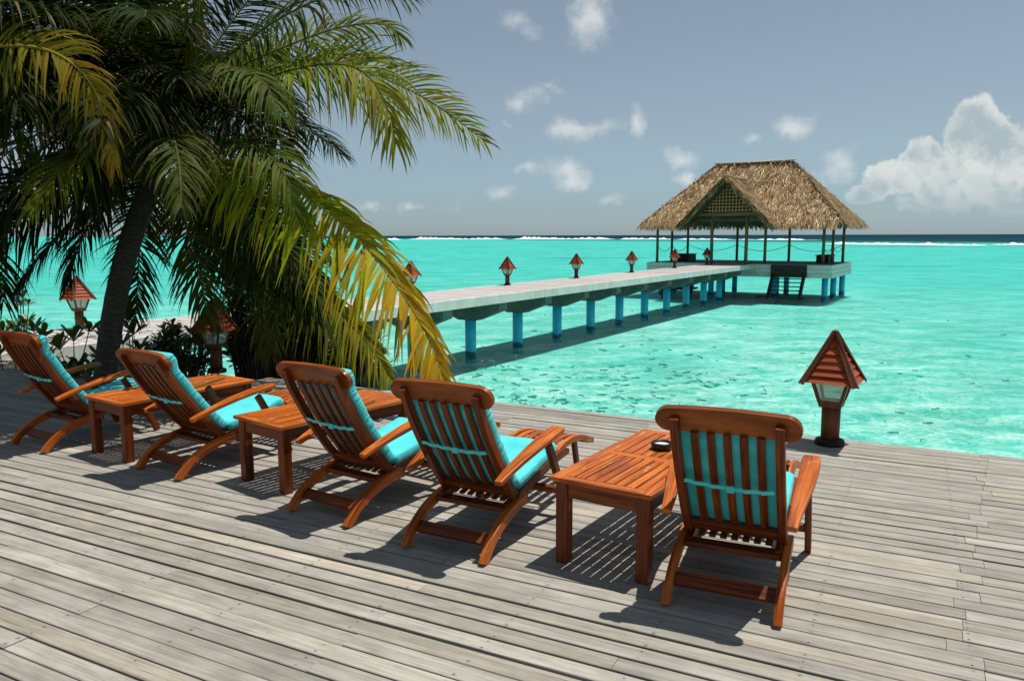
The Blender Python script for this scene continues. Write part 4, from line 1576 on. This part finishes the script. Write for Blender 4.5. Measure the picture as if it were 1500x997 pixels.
palm_trunk(palm, [Vector((-.03, 0, -0.25)), pw3(153, 570, 9.25), pw3(163, 480, 9.25), pw3(178, 400, 9.3), pw3(197, 335, 9.35), pw3(222, 265, 9.4), pw3(240, 190, 9.4)], 0.130, 0.120)
FR = [
    # px, py, depth control points ; options
    ([(246, 205, 9.2), (300, 232, 8.8), (385, 258, 8.35), (455, 292, 8.05), (525, 350, 7.8), (582, 420, 7.6), (625, 490, 7.5), (652, 558, 7.45)],
     dict(L=0.98, green=(0.30, 0.29, 0.014), tipc=PY, droop=0.42, pairs=150, face=(0.35, -1, 0.55), tsw=18, hug=0.9, wid=0.0205, rc=(0.42, 0.33, 0.06))),
    ([(250, 225, 9.3), (315, 290, 9.2), (385, 345, 9.1), (455, 415, 9.0), (525, 485, 8.9), (578, 560, 8.8)],
     dict(L=0.88, green=(0.055, 0.072, 0.008), tipc=(0.27, 0.24, 0.02), droop=0.45, pairs=120, face=(0.3, -1, 0.6), tsw=18, hug=1.0, wid=0.015, rc=(0.22, 0.2, 0.06))),
    ([(246, 180, 9.2), (300, 150, 9.0), (380, 118, 8.7), (450, 98, 8.4), (508, 96, 8.2), (545, 118, 8.05), (570, 165, 7.95), (580, 208, 7.9)],
     dict(L=0.92, green=(0.165, 0.185, 0.012), droop=0.60, pairs=118, face=(0.1, -0.9, 1), tipc=(0.24, 0.22, 0.02), wid=0.016)),
    ([(248, 172, 9.4), (330, 130, 9.6), (420, 98, 9.8), (505, 98, 9.9), (585, 125, 10.0), (650, 162, 10.05), (708, 206, 10.1)],
     dict(L=0.78, green=(0.150, 0.175, 0.012), tipc=(0.34, 0.30, 0.02), droop=0.26, pairs=104, face=(0.2, -1, 0.5))),
    ([(248, 165, 9.3), (320, 95, 9.2), (390, 40, 9.0), (460, 2, 8.8), (530, -22, 8.6), (590, -8, 8.5)], dict(L=0.9, green=(0.045, 0.065, 0.008), droop=0.42, pairs=100, face=(0.1, -0.8, 1))),
    ([(250, 170, 9.4), (330, 110, 9.5), (420, 68, 9.6), (500, 40, 9.7), (560, 36, 9.7), (585, 52, 9.7)], dict(L=0.75, green=(0.12, 0.145, 0.014), droop=0.5, pairs=96, face=(0.1, -0.9, 1))),
    ([(242, 160, 9.2), (254, 110, 8.9), (274, 55, 8.4), (292, 5, 7.9), (300, -50, 7.4)], dict(L=0.85, green=PG, droop=0.42, face=(0.1, -1, 0.3), pairs=100)),
    ([(240, 160, 9.5), (222, 90, 9.7), (196, 25, 9.9), (165, -40, 10.0)], dict(L=0.8, green=PD, droop=0.3, face=(0.1, -1, 0.2), pairs=86)),
    ([(246, 160, 9.6), (305, 80, 10.0), (365, 0, 10.3), (430, -60, 10.5)], dict(L=0.8, green=PD, droop=0.35, face=(0, -1, 0.3), pairs=92)),
    ([(236, 198, 9.1), (200, 205, 8.4), (150, 218, 7.7), (95, 240, 7.2), (50, 300, 6.9)], dict(L=0.72, green=(0.13, 0.14, 0.012), droop=0.5, pairs=100, face=(-0.1, -0.9, 0.8))),
    ([(242, 188, 9.1), (246, 176, 8.3), (252, 192, 7.5), (262, 238, 6.95), (266, 300, 6.6)], dict(L=0.62, green=(0.050, 0.065, 0.008), droop=0.55, pairs=90)),
    ([(246, 192, 9.1), (300, 215, 8.4), (345, 210, 7.9), (388, 224, 7.6), (420, 262, 7.4), (436, 318, 7.3)], dict(L=0.70, green=(0.09, 0.115, 0.012), droop=0.55, pairs=92, face=(0.1, -0.8, 1))),
    ([(232, 210, 9.6), (212, 290, 9.9), (204, 370, 10.0), (199, 464, 10.0)], dict(L=0.66, green=(0.045, 0.06, 0.012), droop=0.35, face=(0, -1, 0), pairs=90, rc=(.12, .12, .05))),
    ([(230, 205, 9.1), (172, 268, 8.9), (112, 320, 8.7), (62, 372, 8.5), (25, 425, 8.4)], dict(L=0.70, green=PD, droop=0.55, pairs=96)),
    ([(226, 212, 9.3), (160, 290, 9.3), (122, 345, 9.3), (100, 415, 9.3)], dict(L=0.66, green=PD, droop=0.6, pairs=86)),
    ([(228, 195, 9.3), (130, 188, 9.2), (50, 228, 9.0), (0, 300, 8.8), (-35, 385, 8.7)], dict(L=0.72, green=PD, droop=0.6, pairs=96)),
    ([(240, 220, 9.3), (262, 300, 9.1), (282, 360, 9.0), (298, 430, 8.95), (304, 470, 8.95)], dict(L=0.60, green=(0.07, 0.09, 0.014), droop=0.5, face=(0.3, -1, 0.2), pairs=82)),
    ([(246, 215, 9.2), (305, 270, 9.0), (352, 345, 8.9), (382, 430, 8.8), (396, 515, 8.8)], dict(L=0.72, green=PD, tipc=(0.09, 0.09, 0.02), droop=0.5, pairs=100, dry=.12)),
    ([(244, 215, 9.1), (335, 280, 8.7), (412, 355, 8.5), (462, 430, 8.4), (488, 500, 8.4)], dict(L=0.72, green=(0.06, 0.08, 0.014), droop=0.55, pairs=100, dry=.1)),
    ([(248, 205, 9.5), (320, 220, 9.9), (395, 262, 10.2), (455, 330, 10.4), (500, 410, 10.5)], dict(L=0.72, green=PD, droop=0.5, pairs=96)),
    ([(235, 165, 9.6), (172, 85, 9.9), (100, 20, 10.1), (20, -25, 10.2)], dict(L=0.8, green=PD, droop=0.45, pairs=96)),
    ([(232, 172, 9.5), (140, 118, 9.6), (50, 98, 9.8), (-45, 130, 9.9)], dict(L=0.8, green=PD, droop=0.55, pairs=96)),
    ([(238, 160, 9.7), (235, 60, 10.2), (250, -50, 10.6)], dict(L=0.8, green=PD, droop=0.3, face=(0, -1, 0.2), pairs=86)),
    ([(238, 180, 9.0), (205, 150, 8.5), (185, 140, 8.0), (160, 165, 7.5), (140, 215, 7.2)], dict(L=0.72, green=(0.065, 0.095, 0.014), droop=0.5, pairs=92)),
    ([(236, 190, 9.4), (165, 205, 9.7), (95, 240, 9.9), (35, 300, 10.1), (-10, 370, 10.2)], dict(L=0.78, green=PD, droop=0.55, pairs=96)),
    ([(245, 175, 9.0), (300, 120, 8.6), (345, 100, 8.2), (385, 120, 7.9), (410, 165, 7.7)], dict(L=0.74, green=(0.07, 0.10, 0.014), droop=0.6, pairs=96)),
]
for ctrl, kw in FR:
    frond(palm, [pw3(*c) for c in ctrl], **kw)


def radial(parent, c, az, elev, length, sag, **kw):
    """a frond growing from the crown at azimuth az, starting at elev and bending down under its weight"""
    pts = [Vector(c)]
    d = Vector((math.sin(az) * math.cos(elev), math.cos(az) * math.cos(elev), math.sin(elev)))
    for k in range(7):
        pts.append(pts[-1] + d * length / 7)
        d = (d + Vector((0, 0, -1)) * sag * (0.5 + k / 7)).normalized()
    return frond(parent, pts, **kw)


for k in range(36):
    az = R(190 + 160 * ((k * 0.618) % 1.0) + random.gauss(0, 8))
    if k % 4 == 3:
        az = R(random.uniform(-60, 40))
    if k % 4 == 1:
        az = R(random.uniform(150, 215))
    radial(palm, pw3(238, 190, 9.4), az, R(random.uniform(5, 70)), random.uniform(2.4, 3.3), random.uniform(.14, .30),
           L=0.85, green=(PD if k % 6 else PG), droop=random.uniform(.4, .7), pairs=88)
for (px, py, dd, r) in ((247, 182, 8.95, .075), (262, 268, 9.0, .10), (276, 285, 9.05, .095), (255, 300, 9.0, .10), (270, 312, 9.05, .09), (243, 276, 9.1, .09)):
    mb = MB()
    c = pw3(px, py, dd)
    mb.lathe([(0.004, -r * 1.15), (r * .55, -r * .92), (r * .92, -r * .35), (r, 0.05 * r), (r * .86, r * .55), (r * .45, r * .98), (0.004, r * 1.15)], 14, c)
    mb.build('coconut', COCO, palm)
# lower, older fronds hanging into the shade left and right of the trunk
for ctrl in ([(228, 205, 9.0), (150, 255, 8.6), (80, 290, 8.3), (20, 330, 8.1), (-30, 385, 8.0)],
             [(226, 200, 8.9), (140, 225, 8.4), (60, 255, 8.0), (0, 290, 7.8), (-50, 340, 7.7)],
             [(244, 205, 9.4), (300, 262, 9.6), (350, 310, 9.7), (395, 365, 9.8), (430, 430, 9.9)],
             [(244, 205, 9.0), (315, 262, 8.8), (370, 312, 8.7), (425, 380, 8.6), (455, 460, 8.6)],
             [(244, 210, 9.3), (285, 275, 9.3), (320, 330, 9.3), (340, 400, 9.3)],
             [(242, 178, 9.0), (290, 150, 8.6), (340, 150, 8.3), (385, 175, 8.1), (420, 220, 8.0)],
             [(240, 175, 8.9), (200, 130, 8.3), (150, 110, 7.8), (95, 125, 7.4), (55, 170, 7.1)]):
    frond(palm, [pw3(*c) for c in ctrl], L=0.82, green=PD, droop=0.5, pairs=96, face=(0.05, -0.8, 0.9), wid=0.015)
# leaf bases and brown fibre at the crown
mb = MB()
for k in range(34):
    a = random.random() * 2 * math.pi
    c = pw3(236 + random.gauss(0, 5), 215 + random.gauss(0, 28), 9.35)
    d = Vector((math.cos(a), math.sin(a), random.uniform(.2, 1.6))).normalized()
    mb.sweep([c, c + d * .16, c + d * .34 + Vector((0, 0, -.03))], [(0.10, 0.03), (0.07, 0.025), (0.03, .015)], Vector((-math.sin(a), math.cos(a), 0)))
mb.build('leaf_bases', BARK, palm)

# a second palm leaning in from outside the frame on the left
p2 = at(-210, 560, 8.4)
palm2 = empty('coconut_palm', (p2.x, p2.y, -0.75), 0, 'coconut palm outside the frame whose yellowing fronds hang in at the upper left', 'palm tree')
pm2 = Matrix.Translation((p2.x, p2.y, -0.75)).inverted()


def q3(*c):
    return pm2 @ at(*c)


palm_trunk(palm2, [Vector((0, 0, -0.25)), q3(-205, 500, 8.4), q3(-190, 300, 8.4), q3(-180, 120, 8.4)], 0.15, 0.12)
for ctrl, kw in [
    ([(-180, 115, 8.0), (-95, 85, 7.4), (0, 68, 6.9), (70, 74, 6.7), (122, 108, 6.6), (152, 165, 6.6), (168, 238, 6.65)],
     dict(L=0.54, green=(0.155, 0.150, 0.014), tipc=(0.30, 0.19, 0.015), droop=0.5, pairs=108, face=(-0.2, -1, 0.7), rc=(0.42, 0.30, 0.06), dry=.12)),
    ([(-180, 120, 8.2), (-110, 130, 8.0), (-40, 150, 7.9), (10, 185, 7.85), (45, 232, 7.8)], dict(L=0.6, green=(0.13, 0.15, 0.03), droop=0.5, pairs=70)),
    ([(-178, 105, 8.5), (-110, 20, 8.8), (-20, -10, 9.1), (70, 0, 9.4), (150, 40, 9.6)], dict(L=0.8, green=PD, droop=0.55, pairs=84)),
    ([(-180, 125, 8.4), (-110, 180, 8.5), (-50, 260, 8.6), (-10, 350, 8.7), (5, 440, 8.7)], dict(L=0.8, green=PD, droop=0.45, pairs=84)),
    ([(-178, 110, 8.6), (-100, 60, 9.0), (0, 50, 9.4), (90, 85, 9.7), (150, 150, 9.9)], dict(L=0.8, green=PD, droop=0.55, pairs=84)),
    ([(-182, 112, 8.0), (-130, 60, 7.6), (-60, 50, 7.2), (0, 90, 6.9), (30, 150, 6.7)], dict(L=0.72, green=PD, droop=0.55, pairs=76)),
    ([(-180, 122, 8.2), (-120, 210, 8.1), (-60, 300, 8.1), (-25, 400, 8.1)], dict(L=0.8, green=PD, droop=0.5, pairs=80)),
]:
    frond(palm2, [q3(*c) for c in ctrl], **kw)

for k in range(26):
    az = R(20 + 150 * ((k * 0.618) % 1.0))
    radial(palm2, q3(-180, 118, 8.5), az, R(random.uniform(0, 65)), random.uniform(2.6, 3.6), random.uniform(.14, .28),
           L=0.85, green=PD, droop=random.uniform(.4, .7), pairs=88)

# ------------------------------------------------------------------ shrubs
def rosette(mb, c, axis, n, L, W, col, spread=0.95):
    axis = Vector(axis).normalized()
    a = axis.cross(Vector((0.3, 0.8, 0.2))).normalized()
    b = axis.cross(a)
    ph = random.random() * 6.28
    for i in range(n):
        th = ph + i * 2.399
        el_ = 0.15 + 1.05 * (i / n)
        d = (a * math.cos(th) + b * math.sin(th)) * math.cos(el_) * spread + axis * math.sin(el_)
        d.normalize()
        sd = d.cross(axis)
        if sd.length < 0.1:
            sd = a.copy()
        sd.normalize()
        nn = sd.cross(d)
        l = L * random.uniform(.8, 1.15)
        w_ = W * random.uniform(.85, 1.15)
        k = random.uniform(.7, 1.3)
        mb.col = (col[0] * k, col[1] * k, col[2] * k, 1)
        q = len(mb.v)
        prof = ((0.0, .12), (0.35, .45), (0.68, 1.0), (0.9, .85), (1.0, .25))
        for f, ww in prof:
            p = c + d * l * f + nn * (-0.10 * l * f * f)
            mb.v.append(tuple(p - sd * w_ * ww + nn * .15 * w_ * ww))
            mb.v.append(tuple(p))
            mb.v.append(tuple(p + sd * w_ * ww + nn * .15 * w_ * ww))
        uo = random.random() * 9
        for j in range(len(prof) - 1):
            for h in (0, 1):
                s0 = q + 3 * j + h
                mb.face((s0, s0 + 1, s0 + 4, s0 + 3), [(uo, uo), (uo, uo + .03), (uo + .1, uo + .03), (uo + .1, uo)], True)


def shrub(name, base, heads, label, L=0.13, W=0.022, col=(0.045, 0.075, 0.016), n=12, group=None):
    root = empty(name, base, 0, label, 'shrub', group)
    inv = Vector(base)
    mb, ms = MB(), MB()
    ms.col = (0.10, 0.085, 0.05, 1)
    for h in heads:
        p = Vector(h) - inv
        foot_ = Vector((p.x * .25 + random.gauss(0, .05), p.y * .25 + random.gauss(0, .05), 0))
        mid = foot_.lerp(p, .55) + Vector((random.gauss(0, .05), random.gauss(0, .05), .04))
        ms.tube([foot_, mid, p], [.014, .010, .006], 5)
        ax_ = (p - mid).normalized() + Vector((0, 0, .4))
        rosette(mb, p, ax_, n, L, W, col)
    ms.build('stems', BARK, root)
    mb.build('foliage', SHRUB, root)
    return root


SG = 'broad-leaved beach shrubs along the deck edge'
# near the palm trunk: open rosettes against the pale jetty
def heads_px(lst):
    return [at(px, py, dd) for px, py, dd in lst]


h1 = heads_px([(108, 500, 10.2), (130, 486, 10.3), (88, 512, 10.1), (150, 500, 10.4), (70, 530, 10.0), (118, 540, 9.9), (140, 545, 9.8), (95, 545, 9.9), (128, 560, 9.7), (146, 528, 10.0), (60, 548, 9.8), (108, 562, 9.7), (75, 562, 9.7)])
shrub('beach_shrub', (at(112, 600, 10.0).x, 10.0, -0.95), h1, 'low open shrub of paddle-leaf rosettes between the first chair and the trunk', 0.25, 0.042, (0.085, 0.135, 0.020), 13, SG)
h2 = heads_px([(20, 484, 10.6), (50, 486, 10.6), (36, 478, 10.7), (5, 492, 10.5), (62, 496, 10.4), (-10, 500, 10.4), (30, 500, 10.3), (0, 520, 10.2), (-30, 490, 10.2)])
shrub('beach_shrub', (at(30, 600, 10.4).x, 10.4, -0.95), h2, 'leafy shrub top showing above the headrest of the shaded first chair', 0.22, 0.038, (0.075, 0.120, 0.018), 13, SG)
h3 = heads_px([(34, 436, 11.0), (24, 428, 11.0), (42, 446, 11.0), (30, 448, 11.0)])
shrub('tall_seedling', (at(36, 600, 11.0).x, 11.0, -0.95), h3, 'tall thin stem with a small yellow-green leaf tuft over the first chair', 0.13, 0.025, (0.10, 0.125, 0.02), 9)
h4 = heads_px([(186, 470, 10.6), (196, 490, 10.5), (180, 505, 10.4), (203, 515, 10.4), (192, 455, 10.7), (215, 530, 10.2), (200, 545, 10.0), (230, 545, 10.0), (184, 535, 10.1)])
shrub('beach_shrub', (at(198, 600, 10.4).x, 10.4, -0.95), h4, 'dark upright shrub directly behind the palm trunk', 0.24, 0.040, (0.065, 0.105, 0.018), 12, SG)


def blob_heads(cx, cy, cd, rx, ry, rd, n):
    out = []
    while len(out) < n:
        u_, v_, w_ = random.uniform(-1, 1), random.uniform(-1, 1), random.uniform(-1, 1)
        r = u_ * u_ + v_ * v_ + w_ * w_
        if r > 1 or r < 0.25:
            continue
        out.append(at(cx + u_ * rx, cy + v_ * ry, cd + w_ * rd))
    return out


for (cx, cy, cd, rx, ry, rd, n, lab) in (
        (268, 515, 10.8, 55, 38, .45, 90, 'low dark shrub left of the shaded deck lantern'),
        (380, 470, 11.2, 66, 78, .6, 290, 'tall dense dark shrub right behind the shaded deck lantern'),
        (455, 480, 11.0, 66, 68, .55, 260, 'dense dark shrub behind the drooping fronds, between the third chair and the jetty'),
        (525, 525, 10.2, 42, 36, .45, 120, 'low shrub at the deck edge behind the third chair, under the frond tips')):
    b = at(cx, 560, cd)
    shrub('beach_shrub', (b.x, b.y, -0.98), blob_heads(cx, cy, cd, rx, ry, rd, n), lab, 0.15, 0.028, (0.060, 0.090, 0.015), 10, SG)

# ------------------------------------------------------------------ fish under the surface
def fish_mesh(bend):
    mb = MB()
    rings = []
    for i in range(11):
        f = i / 10
        y = (f - .5)
        h = 0.115 * math.sin(math.pi * min(1, f * 1.02)) ** .7 * (1 - .45 * f) + .006
        wd = h * .45
        x = bend * (f - .3) ** 2
        if f > .86:
            h = 0.05 + .5 * (f - .86)
            wd = .006
        rings.append([Vector((x + wd * math.cos(a), y, h * math.sin(a))) for a in [k * math.pi / 4 for k in range(8)]])
    mb.loft(rings, True, True, True)
    return mb


fm = [fish_mesh(b) for b in (-.25, 0.0, 0.25)]
fobs = []
nf = 0
tries = 0
while nf < 230 and tries < 20000:
    tries += 1
    if random.random() < 0.80:
        px, py = random.gauss(850, 170), random.gauss(575, 34)
    else:
        px, py = random.uniform(620, 1480), random.uniform(430, 655)
    g = ground(px, py, WATER_Z - 0.12)
    if py < 425 or g.y > 40 or px < 600:
        continue
    # outside the deck's shadow line
    if g.dot(DV) < EDGE_V + 0.3:
        continue
    if py > 589 + 0.1064 * (px - 720) + 4:
        continue
    i = nf % 3
    if nf < 3:
        o = fm[i].build('fish', FISHM)
        fobs.append(o)
    else:
        o = fobs[i].copy()
        COL.objects.link(o)
    L_ = random.uniform(0.13, 0.26)
    o.scale = (L_, L_, L_)
    o.location = (g.x, g.y, WATER_Z - random.uniform(0.05, 0.20))
    o.rotation_euler = (random.gauss(0, .1), random.gauss(0, .1), random.gauss(R(70), .8) if random.random() < .7 else random.uniform(0, 6.28))
    tag(o, 'small dark grey-green fish swimming in the clear shallow water', 'fish', 'school of small fish in the lagoon')
    nf += 1
